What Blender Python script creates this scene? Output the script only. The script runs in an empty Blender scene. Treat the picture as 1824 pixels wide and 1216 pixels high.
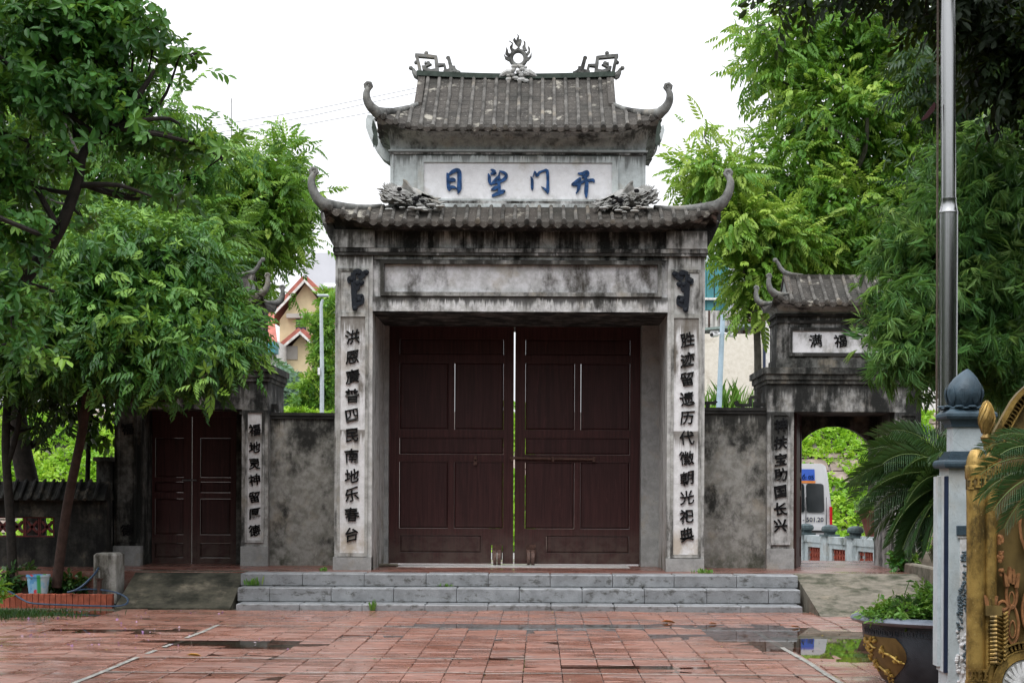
import bpy, math, random
import numpy as np
from mathutils import Vector, Matrix
from mathutils.geometry import tessellate_polygon
random.seed(7); NR = np.random.default_rng(11)
SC = bpy.context.scene; COL = SC.collection
PI = math.pi

# ---------------------------------------------------------------- camera
F = 2900.0; VX, VY = 962.0, 880.0; ROLL = 0.0045; H = 1.65
cam = bpy.data.cameras.new('camera'); co = bpy.data.objects.new('camera', cam); COL.objects.link(co)
cam.sensor_width = 36; cam.lens = 36*F/1824
cam.shift_x = (912-VX)/1824; cam.shift_y = (VY-608)/1824
cam.clip_start = .1; cam.clip_end = 3000
co.matrix_world = Matrix.Translation((0, 0, H)) @ Matrix.Rotation(PI/2, 4, 'X') @ Matrix.Rotation(ROLL, 4, 'Z')
SC.camera = co
# ---------------------------------------------------------------- world, sun, exposure
W = bpy.data.worlds.new("World"); SC.world = W; W.use_nodes = True
wn = W.node_tree.nodes; wl = W.node_tree.links; wn.clear()
sky = wn.new('ShaderNodeTexSky'); sky.sky_type = 'NISHITA'; sky.sun_disc = False
sky.sun_elevation = math.radians(62); sky.sun_rotation = math.radians(200); sky.dust_density = 3; sky.air_density = 1
hs = wn.new('ShaderNodeHueSaturation'); hs.inputs['Saturation'].default_value = .12; hs.inputs['Value'].default_value = 1
mx = wn.new('ShaderNodeMix'); mx.data_type = 'RGBA'; mx.inputs[0].default_value = .62
mx.inputs[7].default_value = (11.0, 11.2, 11.7, 1)      # cloud deck
bg = wn.new('ShaderNodeBackground'); bg.inputs[1].default_value = .115
wo = wn.new('ShaderNodeOutputWorld')
wl.new(sky.outputs[0], hs.inputs['Color']); wl.new(hs.outputs[0], mx.inputs[6]); tc = wn.new('ShaderNodeTexCoord'); sx_ = wn.new('ShaderNodeSeparateXYZ'); wl.new(tc.outputs['Generated'], sx_.inputs[0])
mr_ = wn.new('ShaderNodeMapRange'); wl.new(sx_.outputs[2], mr_.inputs[0]); mr_.inputs[3].default_value = .70; mr_.inputs[4].default_value = 2.0   # overcast sky: brighter towards the zenith
ml_ = wn.new('ShaderNodeMix'); ml_.data_type = 'RGBA'; ml_.blend_type = 'MULTIPLY'; ml_.inputs[0].default_value = 1
wl.new(mx.outputs[2], ml_.inputs[6]); wl.new(mr_.outputs[0], ml_.inputs[7]); wl.new(ml_.outputs[2], bg.inputs[0]); wl.new(bg.outputs[0], wo.inputs[0])
sl = bpy.data.lights.new('sun', 'SUN'); sl.energy = .9; sl.angle = math.radians(25); sl.color = (1, .97, .92)
so = bpy.data.objects.new('sun', sl); COL.objects.link(so)
so.rotation_euler = (math.radians(32), 0, math.radians(-20)); so.location = (0, 0, 20)
SC.view_settings.view_transform = 'Standard'; SC.view_settings.look = 'None'
SC.view_settings.exposure = .5; SC.view_settings.gamma = 1; SC.view_settings.use_curve_mapping = False
SC.render.engine = 'CYCLES'
cy = SC.cycles; cy.max_bounces = 6; cy.diffuse_bounces = 3; cy.glossy_bounces = 3; cy.transmission_bounces = 4; cy.transparent_max_bounces = 8
cy.use_denoising = True; cy.caustics_reflective = False; cy.caustics_refractive = False

def P(x, y, D):
    x0 = x + ROLL*(y-VY); y0 = y - ROLL*(x-VX)
    return ((x0-VX)/F*D, D, H-(y0-VY)/F*D)
def X_(x, y, D): return P(x, y, D)[0]
def Z_(x, y, D): return P(x, y, D)[2]

# ---------------------------------------------------------------- object helpers
ORG = {}
def meta(o, label=None, cat=None, group=None, kind=None):
    if label: o['label'] = label
    if cat: o['category'] = cat
    if group: o['group'] = group
    if kind: o['kind'] = kind
    return o
def thing(name, label, cat, loc, group=None):
    o = bpy.data.objects.new(name, None); COL.objects.link(o); o.location = loc; o.empty_display_size = .2
    ORG[o.name] = tuple(loc); meta(o, label, cat, group); return o
def link(name, me, mat, parent=None, org=(0, 0, 0)):
    o = bpy.data.objects.new(name, me); COL.objects.link(o)
    if mat and not me.materials: me.materials.append(mat)
    if parent is not None:
        o.parent = parent; ORG[o.name] = ORG[parent.name]
    else:
        o.location = org; ORG[o.name] = tuple(org)
    return o
class MB:
    def __init__(s): s.v = []; s.f = []
    def add(s, vs, fs):
        n = len(s.v); s.v += [tuple(v) for v in vs]; s.f += [tuple(i+n for i in f) for f in fs]; return s
    def box(s, x0, x1, y0, y1, z0, z1):
        if x0 > x1: x0, x1 = x1, x0
        if y0 > y1: y0, y1 = y1, y0
        if z0 > z1: z0, z1 = z1, z0
        return s.add([(x0,y0,z0),(x1,y0,z0),(x1,y1,z0),(x0,y1,z0),(x0,y0,z1),(x1,y0,z1),(x1,y1,z1),(x0,y1,z1)],
                     [(0,3,2,1),(4,5,6,7),(0,1,5,4),(1,2,6,5),(2,3,7,6),(3,0,4,7)])
    def bev(s, x0, x1, y0, y1, z0, z1, b=.01):
        # box with chamfered edges on the front and the top
        ys = [(y0+b, 0), (y0, b), (y0, b)]
        return s.loft([[(x0+b,y0+b,z0),(x1-b,y0+b,z0),(x1-b,y1-b,z0),(x0+b,y1-b,z0)],
                       [(x0,y0,z0+b),(x1,y0,z0+b),(x1,y1,z0+b),(x0,y1,z0+b)],
                       [(x0,y0,z1-b),(x1,y0,z1-b),(x1,y1,z1-b),(x0,y1,z1-b)],
                       [(x0+b,y0+b,z1),(x1-b,y0+b,z1),(x1-b,y1-b,z1),(x0+b,y1-b,z1)]])
    def loft(s, rings, cap=True, closed=True):
        n = len(rings[0]); vs = [p for r in rings for p in r]; fs = []
        for i in range(len(rings)-1):
            for j in range(n if closed else n-1):
                k = (j+1) % n; fs.append((i*n+j, i*n+k, (i+1)*n+k, (i+1)*n+j))
        if cap and closed: fs.append(tuple(range(n-1, -1, -1))); fs.append(tuple((len(rings)-1)*n+j for j in range(n)))
        return s.add(vs, fs)
    def grid(s, rows):
        return s.loft(rows, cap=False, closed=False)
    def tube(s, pts, rad, n=8, cap=True, squash=None):
        pts = [Vector(p) for p in pts]; m = len(pts)
        if not hasattr(rad, '__len__'): rad = [rad]*m
        rings = []; up = None
        for i, p in enumerate(pts):
            t = (pts[min(i+1, m-1)]-pts[max(i-1, 0)])
            if t.length < 1e-9: t = Vector((0, 0, 1))
            t.normalize()
            if up is None: up = t.orthogonal().normalized() if squash is None else Vector(squash[0]).normalized()
            a = (up - t*up.dot(t))
            a = a.normalized() if a.length > 1e-6 else t.orthogonal().normalized()
            up = a; b = t.cross(a); k = 1 if squash is None else squash[1]
            rings.append([p + a*(rad[i]*math.cos(2*PI*j/n)) + b*(rad[i]*k*math.sin(2*PI*j/n)) for j in range(n)])
        return s.loft(rings, cap)
    def lathe(s, prof, c, n=24, ax=1.0):
        rings = [[(c[0]+r*math.cos(2*PI*j/n), c[1]+r*math.sin(2*PI*j/n)*ax, c[2]+z) for j in range(n)] for r, z in prof]
        return s.loft(rings, True)
    def poly(s, pts, dep, ax='y'):
        # pts: list of 3D points of a flat outline (front), extruded by dep vector
        dep = Vector(dep); n = len(pts); a = [Vector(p) for p in pts]
        tri = tessellate_polygon([a]); fs = [tuple(t) for t in tri] + [tuple(n+i for i in reversed(t)) for t in tri]
        fs += [(i, (i+1) % n, n+(i+1) % n, n+i) for i in range(n)]
        return s.add(list(a)+[p+dep for p in a], fs)
    def ball(s, c, r, n=10, sq=(1, 1, 1)):
        m = max(4, n//2+1)
        rings = [[(c[0]+sq[0]*r*math.sin(PI*i/m)*math.cos(2*PI*j/n), c[1]+sq[1]*r*math.sin(PI*i/m)*math.sin(2*PI*j/n), c[2]+sq[2]*r*math.cos(PI*i/m)) for j in range(n)] for i in range(1, m)]
        return s.loft(rings, True)
    def build(s, name, mat, parent=None, org=None, smooth=False):
        o3 = ORG[parent.name] if parent is not None else (org or (0, 0, 0))
        me = bpy.data.meshes.new(name)
        me.from_pydata([(v[0]-o3[0], v[1]-o3[1], v[2]-o3[2]) for v in s.v], [], s.f)
        if smooth:
            me.shade_smooth()
            try: me.set_sharp_from_angle(angle=math.radians(40))
            except Exception: pass
        me.update()
        return link(name, me, mat, parent, o3)
def part(name, mat, parent, f, smooth=False):
    m = MB(); f(m); return m.build(name, mat, parent, smooth=smooth)
def boxp(name, mat, parent, *b): return MB().box(*b).build(name, mat, parent)

# brush-like strokes: list of (x, y, w) in a plane; to3 maps x,y to 3D
def ribbon(m, pts, to3, dep, cap=True):
    n = len(pts); L = []; R = []
    for i, (x, y, w) in enumerate(pts):
        ax, ay = pts[max(i-1, 0)][:2]; bx, by = pts[min(i+1, n-1)][:2]
        dx, dy = bx-ax, by-ay; l = math.hypot(dx, dy) or 1
        nx, ny = -dy/l*w/2, dx/l*w/2
        L.append((x+nx, y+ny)); R.append((x-nx, y-ny))
    dep = Vector(dep); rings = []
    for (a, b) in zip(L, R):
        pa, pb = Vector(to3(*a)), Vector(to3(*b)); rings.append([pa, pb, pb+dep, pa+dep])
    m.loft(rings)
def smoothpts(pts, k=3):
    out = []
    n = len(pts)
    for i in range(n-1):
        p0, p1, p2, p3 = pts[max(i-1, 0)], pts[i], pts[i+1], pts[min(i+2, n-1)]
        for j in range(k):
            t = j/k
            out.append(tuple(.5*((2*b)+(-a+c)*t+(2*a-5*b+4*c-d)*t*t+(-a+3*b-3*c+d)*t**3) for a, b, c, d in zip(p0, p1, p2, p3)))
    out.append(tuple(pts[-1])); return out

# ---------------------------------------------------------------- material helpers
class NT:
    def __init__(s, name):
        s.m = bpy.data.materials.new(name); s.m.use_nodes = True; s.t = s.m.node_tree; s.n = s.t.nodes; s.l = s.t.links
        s.b = s.n['Principled BSDF']; s.out = s.n['Material Output']; s._pos = None
    def pos(s):
        if s._pos is None: s._pos = s.n.new('ShaderNodeNewGeometry').outputs['Position']
        return s._pos
    def inp(s, sock, v):
        if hasattr(v, 'is_output'): s.l.new(v, sock)
        else: sock.default_value = v
    def scaled(s, sc, off=(0, 0, 0)):
        m = s.n.new('ShaderNodeMapping'); s.l.new(s.pos(), m.inputs[0]); m.inputs['Scale'].default_value = sc; m.inputs['Location'].default_value = off
        return m.outputs[0]
    def noise(s, sc=5, vec=None, det=5, rough=.6, dist=0.):
        n = s.n.new('ShaderNodeTexNoise'); n.inputs['Scale'].default_value = sc; n.inputs['Detail'].default_value = det
        n.inputs['Roughness'].default_value = rough; n.inputs['Distortion'].default_value = dist
        s.l.new(vec if vec is not None else s.pos(), n.inputs['Vector']); return n.outputs['Fac']
    def vor(s, sc, vec=None, feat='F1', out='Distance'):
        n = s.n.new('ShaderNodeTexVoronoi'); n.inputs['Scale'].default_value = sc; n.feature = feat
        s.l.new(vec if vec is not None else s.pos(), n.inputs['Vector']); return n.outputs[out]
    def ramp(s, v, a, b, lo=0., hi=1., interp='SMOOTHSTEP'):
        n = s.n.new('ShaderNodeMapRange'); n.interpolation_type = interp
        s.inp(n.inputs[0], v); n.inputs[1].default_value = a; n.inputs[2].default_value = b; n.inputs[3].default_value = lo; n.inputs[4].default_value = hi
        return n.outputs[0]
    def math(s, op, a, b=0., clamp=False):
        n = s.n.new('ShaderNodeMath'); n.operation = op; n.use_clamp = clamp; s.inp(n.inputs[0], a); s.inp(n.inputs[1], b); return n.outputs[0]
    def mix(s, f, a, b, mode='MIX'):
        n = s.n.new('ShaderNodeMix'); n.data_type = 'RGBA'; n.blend_type = mode
        s.inp(n.inputs[0], f)
        for i, c in ((6, a), (7, b)):
            if hasattr(c, 'is_output'): s.l.new(c, n.inputs[i])
            else: n.inputs[i].default_value = tuple(c)[:3]+(1,)
        return n.outputs[2]
    def z(s):
        n = s.n.new('ShaderNodeSeparateXYZ'); s.l.new(s.pos(), n.inputs[0]); return n.outputs[2]
    def xyz(s, i):
        n = s.n.new('ShaderNodeSeparateXYZ'); s.l.new(s.pos(), n.inputs[0]); return n.outputs[i]
    def objrand(s):
        return s.n.new('ShaderNodeObjectInfo').outputs['Random']
    def bump(s, h, st=.3, dist=.02):
        n = s.n.new('ShaderNodeBump'); n.inputs['Strength'].default_value = st; n.inputs['Distance'].default_value = dist
        s.l.new(h, n.inputs['Height']); s.l.new(n.outputs[0], s.b.inputs['Normal']); return s
    def done(s, col, rough=.8, metal=0., spec=.3):
        s.inp(s.b.inputs['Base Color'], col if hasattr(col, 'is_output') else tuple(col)[:3]+(1,))
        s.inp(s.b.inputs['Roughness'], rough); s.b.inputs['Metallic'].default_value = metal
        if spec is not None: s.b.inputs['Specular IOR Level'].default_value = spec
        return s.m
def plain(name, col, rough=.7, metal=0., var=.25, sc=6, bump=.1, spec=.35):
    t = NT(name); n = t.noise(sc, det=6)
    dk = tuple(c*(1-var) for c in col); lt = tuple(min(1, c*(1+var*.6)) for c in col)
    c = t.mix(t.ramp(n, .3, .7), dk, lt)
    if bump: t.bump(t.noise(sc*8, det=3), bump, .01)
    return t.done(c, rough, metal, spec)

def plaster(name, base, light, dark, amt, streak=True, zdark=None, zlight=None, sx=5.5, warm=(.32, .27, .2), bumpst=.25, drips=(), splash=None):
    """weathered lime plaster: pale coat, grey bloom, black mould running down in streaks"""
    t = NT(name)
    big = t.noise(1.3, det=6, rough=.65); med = t.noise(7, det=6, rough=.7); fine = t.noise(45, det=4)
    c = t.mix(t.ramp(med, .35, .65), base, light)
    c = t.mix(t.ramp(t.noise(2.6, t.scaled((1, 1, 1), (7, 3, 1)), det=5), .52, .72, 0, .45), c, warm)
    v = t.scaled((sx, sx, .5)) if streak else t.scaled((2, 2, 1.6))
    st = t.noise(1, v, det=7, rough=.62)
    s2 = t.noise(3.2, t.scaled((1, 1, .7), (3, 9, 4)), det=8, rough=.72)
    m = t.math('ADD', t.math('MULTIPLY', st, .55), t.math('MULTIPLY', s2, .45))
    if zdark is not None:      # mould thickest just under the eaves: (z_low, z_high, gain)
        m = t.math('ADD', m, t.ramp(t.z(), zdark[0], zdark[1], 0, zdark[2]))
    if zlight is not None:
        m = t.math('ADD', m, t.ramp(t.z(), zlight[0], zlight[1], zlight[2], 0))
    th = .62 - amt*.22
    k = t.ramp(m, th-.07, th+.09)
    c = t.mix(k, c, dark)
    for zl, Ld in drips:      # soot washed down from a ledge at height zl, every run of its own length
        col_ = t.noise(1, t.scaled((9, 3, 0), (zl*3, 1, zl)), det=4, rough=.7); col2 = t.noise(1, t.scaled((34, 11, .4), (zl, 4, 2)), det=3)
        ln_ = t.math('MULTIPLY', t.ramp(t.math('ADD', t.math('MULTIPLY', col_, .7), t.math('MULTIPLY', col2, .3)), .38, .68, .05, 1, 'LINEAR'), Ld)
        dn = t.math('SUBTRACT', zl, t.z()); kk = t.math('DIVIDE', dn, ln_)
        kk = t.math('MULTIPLY', t.ramp(kk, .35, 1.05, .88, 0), t.ramp(dn, -.01, .0, 0, 1)); kk = t.math('MULTIPLY', kk, t.ramp(med, .3, .6, .75, 1))
        c = t.mix(kk, c, dark)
    if splash: c = t.mix(t.math('MULTIPLY', t.ramp(t.z(), splash[0], splash[1], 1, 0), t.ramp(s2, .42, .62, 0, .8)), c, splash[2])
    c = t.mix(t.ramp(fine, .55, .75, 0, .35), c, tuple(x*.5 for x in base))
    cr = t.ramp(t.vor(3.1, t.scaled((1, 1, 1.2)), 'DISTANCE_TO_EDGE'), 0, .012, .35, 0)
    c = t.mix(t.math('MULTIPLY', cr, t.ramp(big, .5, .6)), c, tuple(x*.3 for x in base))
    h = t.math('ADD', t.math('MULTIPLY', med, .6), t.math('MULTIPLY', fine, .5))
    t.bump(h, bumpst, .015)
    return t.done(c, .88, 0, .3)

BLK = (.018, .019, .018)
M_white = plaster('plaster_white_panel', (.67, .67, .685), (.75, .75, .77), (.16, .16, .15), -.9, zdark=None, drips=((6.84, .10),), splash=(6.12, 6.32, (.2, .2, .18)))
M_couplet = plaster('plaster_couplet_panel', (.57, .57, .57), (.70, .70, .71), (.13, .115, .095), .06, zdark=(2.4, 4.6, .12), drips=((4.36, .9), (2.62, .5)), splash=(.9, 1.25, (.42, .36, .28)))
M_upper = plaster('plaster_upper_wall', (.40, .43, .43), (.52, .56, .56), (.10, .105, .10), .14, drips=((6.93, .35),), splash=(6.1, 6.3, (.15, .15, .14)))
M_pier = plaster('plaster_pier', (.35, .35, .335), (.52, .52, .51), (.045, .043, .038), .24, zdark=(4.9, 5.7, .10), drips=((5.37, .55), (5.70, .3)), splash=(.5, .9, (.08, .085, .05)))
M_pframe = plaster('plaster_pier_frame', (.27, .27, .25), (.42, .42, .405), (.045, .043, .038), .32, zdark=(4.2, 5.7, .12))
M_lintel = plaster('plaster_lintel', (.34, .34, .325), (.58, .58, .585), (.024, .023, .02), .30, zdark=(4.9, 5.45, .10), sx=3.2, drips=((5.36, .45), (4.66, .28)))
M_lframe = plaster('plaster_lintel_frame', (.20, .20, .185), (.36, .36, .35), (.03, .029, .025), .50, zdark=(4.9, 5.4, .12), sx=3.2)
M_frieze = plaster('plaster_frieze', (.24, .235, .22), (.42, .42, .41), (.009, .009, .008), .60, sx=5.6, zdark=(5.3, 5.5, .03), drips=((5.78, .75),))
M_cove = plaster('plaster_cove', (.27, .29, .285), (.42, .45, .44), (.03, .032, .03), .36, sx=3, drips=((7.3, .35), (4.72, .16)))
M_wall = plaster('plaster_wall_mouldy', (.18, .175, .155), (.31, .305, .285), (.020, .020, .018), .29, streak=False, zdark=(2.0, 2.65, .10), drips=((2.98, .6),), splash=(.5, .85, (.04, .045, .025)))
M_jamb = plaster('plaster_jamb', (.24, .245, .24), (.32, .325, .32), (.10, .10, .095), .15, streak=False)
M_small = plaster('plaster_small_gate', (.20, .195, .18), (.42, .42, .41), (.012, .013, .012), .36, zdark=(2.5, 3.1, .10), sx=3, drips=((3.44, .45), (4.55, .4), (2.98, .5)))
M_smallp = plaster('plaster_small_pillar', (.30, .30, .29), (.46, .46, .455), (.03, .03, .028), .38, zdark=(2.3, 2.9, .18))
M_wallbk = plaster('plaster_wall_painted_shade', (.018, .018, .015), (.042, .042, .037), (.005, .005, .005), .55, sx=3)  # near-black tone paints the canopy shade lying on the garden wall
M_dkplas = plaster('plaster_blackened_and_shade', (.05, .05, .045), (.15, .15, .14), (.007, .008, .007), .68, sx=3)  # blackened plaster, also used to paint canopy shade at the left side gate
M_conc = plaster('concrete_mossy', (.125, .112, .088), (.20, .18, .145), (.035, .04, .022), .42, streak=False)
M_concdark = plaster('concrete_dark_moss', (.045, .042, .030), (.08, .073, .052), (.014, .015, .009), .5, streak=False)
M_orn = plaster('grey_cement_ornament', (.12, .12, .115), (.21, .215, .205), (.030, .030, .028), .42, streak=False)
M_dragon = plaster('pale_cement_dragon', (.27, .27, .255), (.40, .40, .39), (.08, .08, .07), .2, streak=False)
M_fret = plain('dark_glazed_fret', (.010, .013, .019), .6, 0, .5, 30, .3, .2)

def roofmat():
    t = NT('roof_tile')
    a = t.noise(3, det=6); c = t.mix(t.ramp(a, .3, .7), (.032, .030, .027), (.068, .062, .055))
    c = t.mix(t.ramp(t.objrand(), 0, 1, 0, .35), c, (.11, .09, .075))
    c = t.mix(t.ramp(t.noise(2.2, t.scaled((1, 1, 1), (5, 2, 3)), det=7, rough=.7), .58, .66, 0, .75), c, (.36, .34, .29))
    c = t.mix(t.ramp(t.noise(30, det=4, rough=.8), .58, .68, 0, .6), c, (.33, .32, .29))
    c = t.mix(t.ramp(t.noise(1.1, t.scaled((1, 1, 1), (1, 8, 3)), det=6), .5, .7, 0, .6), c, (.03, .032, .028))
    t.bump(t.noise(25, det=5), .5, .02); return t.done(c, .9, 0, .25)
M_roof = roofmat()
M_roll = plaster('roof_cover_tile', (.062, .058, .052), (.15, .143, .132), (.024, .023, .020), .44, streak=False)
M_ridge = plain('ridge_mortar_green', (.045, .06, .05), .9, 0, .4, 8)

def stone():
    t = NT('grey_step_stone'); r = t.objrand()
    c = t.mix(t.ramp(t.noise(5, det=6), .3, .7), (.17, .18, .19), (.27, .285, .30))
    c = t.mix(t.ramp(r, 0, 1, 0, .45, 'LINEAR'), c, (.17, .17, .175))
    c = t.mix(t.ramp(t.noise(7, t.scaled((1, 1, 2), (4, 4, 9)), det=8, rough=.72), .52, .64, 0, .85), c, (.05, .05, .045))
    c = t.mix(t.ramp(t.noise(90, det=2), .6, .7, 0, .4), c, (.5, .51, .52))
    t.bump(t.noise(40, det=4), .35, .01); return t.done(c, .5, 0, .5)
M_stone = stone()

def tilemat(name, a, b, stuffy=False, wet=.5):
    t = NT(name); r = t.objrand()
    big = t.noise(.9, det=5, rough=.6); fine = t.noise(24, t.scaled((.35, 1, 1)), det=5)
    c = t.mix(t.ramp(fine, .3, .7), a, b)
    if stuffy:
        cell = t.n.new('ShaderNodeTexWhiteNoise'); m = t.n.new('ShaderNodeVectorMath'); m.operation = 'SNAP'
        t.l.new(t.pos(), m.inputs[0]); m.inputs[1].default_value = (.355, .355, 10); t.l.new(m.outputs[0], cell.inputs[0]); r = cell.outputs['Value']
    c = t.mix(t.ramp(r, 0, 1, 0, .5, 'LINEAR'), c, tuple(x*.62 for x in a))
    c = t.mix(t.ramp(t.noise(2.5, t.scaled((.6, 1, 1), (3, 3, 3)), det=7, rough=.7), .52, .68, 0, .65), c, (.105, .08, .07))
    c = t.mix(t.ramp(t.noise(5, t.scaled((.5, 2.2, 1), (9, 1, 3)), det=7, rough=.7), .50, .64, 0, .6), c, (.27, .20, .17))  # pale streaks paint sky sheen into the wet tile colour
    c = t.mix(t.ramp(t.noise(9, t.scaled((.4, 3, 1), (2, 5, 3)), det=6, rough=.7), .56, .66, 0, .55), c, (.10, .05, .042))
    rg = t.ramp(t.noise(1.7, t.scaled((.5, 1, 1), (6, 2, 0)), det=6, rough=.65), .40, .62, .15, .46)
    t.bump(t.noise(18, det=5), .15, .006)
    return t.done(c, rg, 0, .9)
M_tile = tilemat('wet_red_paving_tile', (.23, .095, .064), (.32, .15, .108))
M_tiles = tilemat('wet_red_paving_tile_far', (.23, .095, .064), (.32, .15, .108), True)
M_plat = tilemat('platform_tile', (.17, .06, .042), (.24, .09, .065))
M_joint = plain('sandy_joint_dirt', (.10, .10, .075), .55, 0, .5, 9, .4)
M_line = plain('worn_white_line_paint', (.30, .295, .27), .5, 0, .45, 20)

def woodmat(name, a, b, rough=.42):
    t = NT(name)
    g = t.noise(1.0, t.scaled((28, 28, 1.3)), det=6, rough=.6, dist=.6)
    c = t.mix(t.ramp(g, .32, .68), a, b)
    c = t.mix(t.ramp(t.noise(2, det=6), .55, .75, 0, .35), c, tuple(x*.55 for x in a))
    c = t.mix(t.math('MULTIPLY', t.ramp(t.z(), .5, 1.3, .75, 0), t.ramp(t.noise(5, det=6), .35, .6, .3, 1)), c, (.09, .065, .055))
    c = t.mix(t.ramp(t.noise(3, t.scaled((3, 3, .5), (2, 2, 2)), det=8, rough=.75), .56, .7, 0, .45), c, tuple(min(1, x*2.1) for x in b))
    t.bump(g, .25, .004); return t.done(c, rough, 0, .22)
M_wood = woodmat('maroon_door_wood', (.030, .0098, .0095), (.056, .0185, .0175), .5)
M_woodp = woodmat('maroon_door_panel', (.025, .0085, .0085), (.046, .0155, .0150), .5)
M_rust = plain('rusty_iron', (.085, .045, .035), .6, .4, .4, 20, .3)
M_ink = plain('black_relief_bead', (.008, .008, .009), .7, 0, .3, 20, .1, .1)
M_blue = plain('blue_relief_paint', (.025, .075, .20), .6, 0, .6, 14, .1, .15)
M_cap = plain('cap_render_dark', (.03, .03, .028), .9, 0, .5, 6, .4)
# ================================================================ GROUND
PZ = .478
def sheet(name, mat, x0, x1, y0, y1, z, kind='structure'):
    o = MB().add([(x0,y0,z),(x1,y0,z),(x1,y1,z),(x0,y1,z)], [(0,1,2,3)]).build(name, mat, None, (0, 0, 0)); o['kind'] = kind; return o
M_ground = plain('bare_earth_ground', (.10, .09, .07), .95, 0, .4, 2, .4)
M_road = plain('grey_road_concrete', (.22, .215, .20), .8, 0, .3, 3, .3)
sheet('ground', M_ground, -400, 400, -60, 900, -.12)
sheet('courtyard_bed', M_joint, -12, 12, 4, 23.4, -.016)
sheet('road', M_road, -60, 60, 30.0, 46, .0)
# uneven paving: low areas hold water
PUD = [(3.35, 18.4, 1.35, 1.15, .042), (4.15, 16.8, 1.05, .8, .036), (2.65, 19.9, .8, .5, .022), (-.35, 20.3, 1.7, .42, .025), (.9, 20.6, .9, .35, .02), (-3.05, 17.75, .62, .42, .036), (-3.9, 18.0, .7, .3, .03),
       (.78, 15.55, .62, .24, .034), (-.35, 14.75, .22, .12, .028), (-.45, 16.2, .25, .1, .02), (-1.9, 18.9, .6, .25, .022), (-5.0, 19.4, .9, .25, .02), (1.6, 19.0, .4, .2, .02)]
def hgt(x, y):
    h = .011 + .003*math.sin(1.7*x+.6*y)+.003*math.sin(.8*y-1.1*x+2)+.002*math.sin(3.1*y+x)
    for cx, cyy, rx, ry, a in PUD: h -= a*math.exp(-((x-cx)/rx)**2-((y-cyy)/ry)**2)
    return h
TP = .357; T0 = -.148
def tilebox(m, cx, cy, s=.1745, rel=True):
    r = random.Random(int(cx*977)+int(cy*7919)*31)
    hx, hy = r.gauss(0, .0022), r.gauss(0, .0020); z = hgt(cx, cy)+r.gauss(0, .0016)
    b = .007; ring = []
    for k, (d, zz) in enumerate(((s, -.03), (s, -.004), (s-b, 0))):
        ring.append([((0 if rel else cx)+sx*d, (0 if rel else cy)+sy*d, (zz+hx*sx+hy*sy) + (0 if rel else z)) for sx, sy in ((-1,-1),(1,-1),(1,1),(-1,1))])
    m.loft(ring); return z
cells = []
for j in range(0, 32):
    y = 12.35+TP*j
    if y > 22.75: break
    for i in range(-24, 22):
        x = T0+TP*(i+.5)
        if -8.4 < x < 7.0 and -6.9*(y/20)-1.2 < x < 6.3*(y/20)+.6 and not (x < -5.75 and y > 21.6): cells.append((x, y))
vis = [c for c in cells if c[1] > 14.0]
near = set(sorted(vis, key=lambda c: c[1])[:298])
pav = thing('courtyard_paving', None, None, (0, 0, 0)); pav['kind'] = 'structure'
rest = MB()
for c in cells:
    if c in near:
        m = MB(); z = tilebox(m, *c); me = bpy.data.meshes.new('paving_tile'); me.from_pydata(m.v, [], m.f)
        o = link('paving_tile', me, M_tile, pav); o.location = (c[0], c[1], z)
    else: tilebox(rest, *c, rel=False)
o = rest.build('paving_tiles_beyond', M_tiles, pav); o['kind'] = 'stuff'
def water(name):
    t = NT(name); n = t.n; n.remove(t.b)
    tr = n.new('ShaderNodeBsdfTransparent'); tr.inputs[0].default_value = (.62, .58, .54, 1)
    gl = n.new('ShaderNodeBsdfGlossy'); gl.inputs['Roughness'].default_value = .015; gl.inputs[0].default_value = (.9, .9, .9, 1)
    fr = n.new('ShaderNodeFresnel'); fr.inputs[0].default_value = 1.36; mx = n.new('ShaderNodeMixShader')
    bp = n.new('ShaderNodeBump'); bp.inputs['Strength'].default_value = .02; bp.inputs['Distance'].default_value = .002
    t.l.new(t.noise(6), bp.inputs['Height']); t.l.new(bp.outputs[0], gl.inputs['Normal'])
    t.l.new(fr.outputs[0], mx.inputs[0]); t.l.new(tr.outputs[0], mx.inputs[1]); t.l.new(gl.outputs[0], mx.inputs[2]); t.l.new(mx.outputs[0], t.out.inputs[0]); return t.m
M_water = water('rain_water')
sheet('puddle_water', M_water, -8.3, 6.9, 12.2, 22.7, .001)
# white court lines painted over the tiles (worn: broken where a tile sits low)
def line(x0, x1, y0, y1):
    m = MB(); L = max(x1-x0, y1-y0); n = int(L/TP)
    for k in range(n):
        a, b = k/n, (k+1.02)/n; r = random.Random(k*13+int(x0*100)+int(y0*10))
        if r.random() < .03: continue
        if x1-x0 > y1-y0: u0, u1, w0, w1 = x0+(x1-x0)*a, x0+(x1-x0)*b, y0, y1
        else: u0, u1, w0, w1 = x0, x1, y0+(y1-y0)*a, y0+(y1-y0)*b
        z = hgt((u0+u1)/2, (w0+w1)/2)+.0075
        m.add([(u0,w0,z),(u1,w0,z),(u1,w1,z),(u0,w1,z)], [(0,1,2,3)])
    return m
for b in ((-4.01, -3.955, 13.2, 20.2), (2.605, 2.66, 13.2, 19.9), (-3.95, 2.6, 20.02, 20.06), (-3.95, 2.6, 16.17, 16.21), (-3.95, 2.6, 14.84, 14.875)):
    o = line(*b).build('painted_court_line', M_line, None, (0, 0, 0)); o['kind'] = 'structure'

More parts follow.
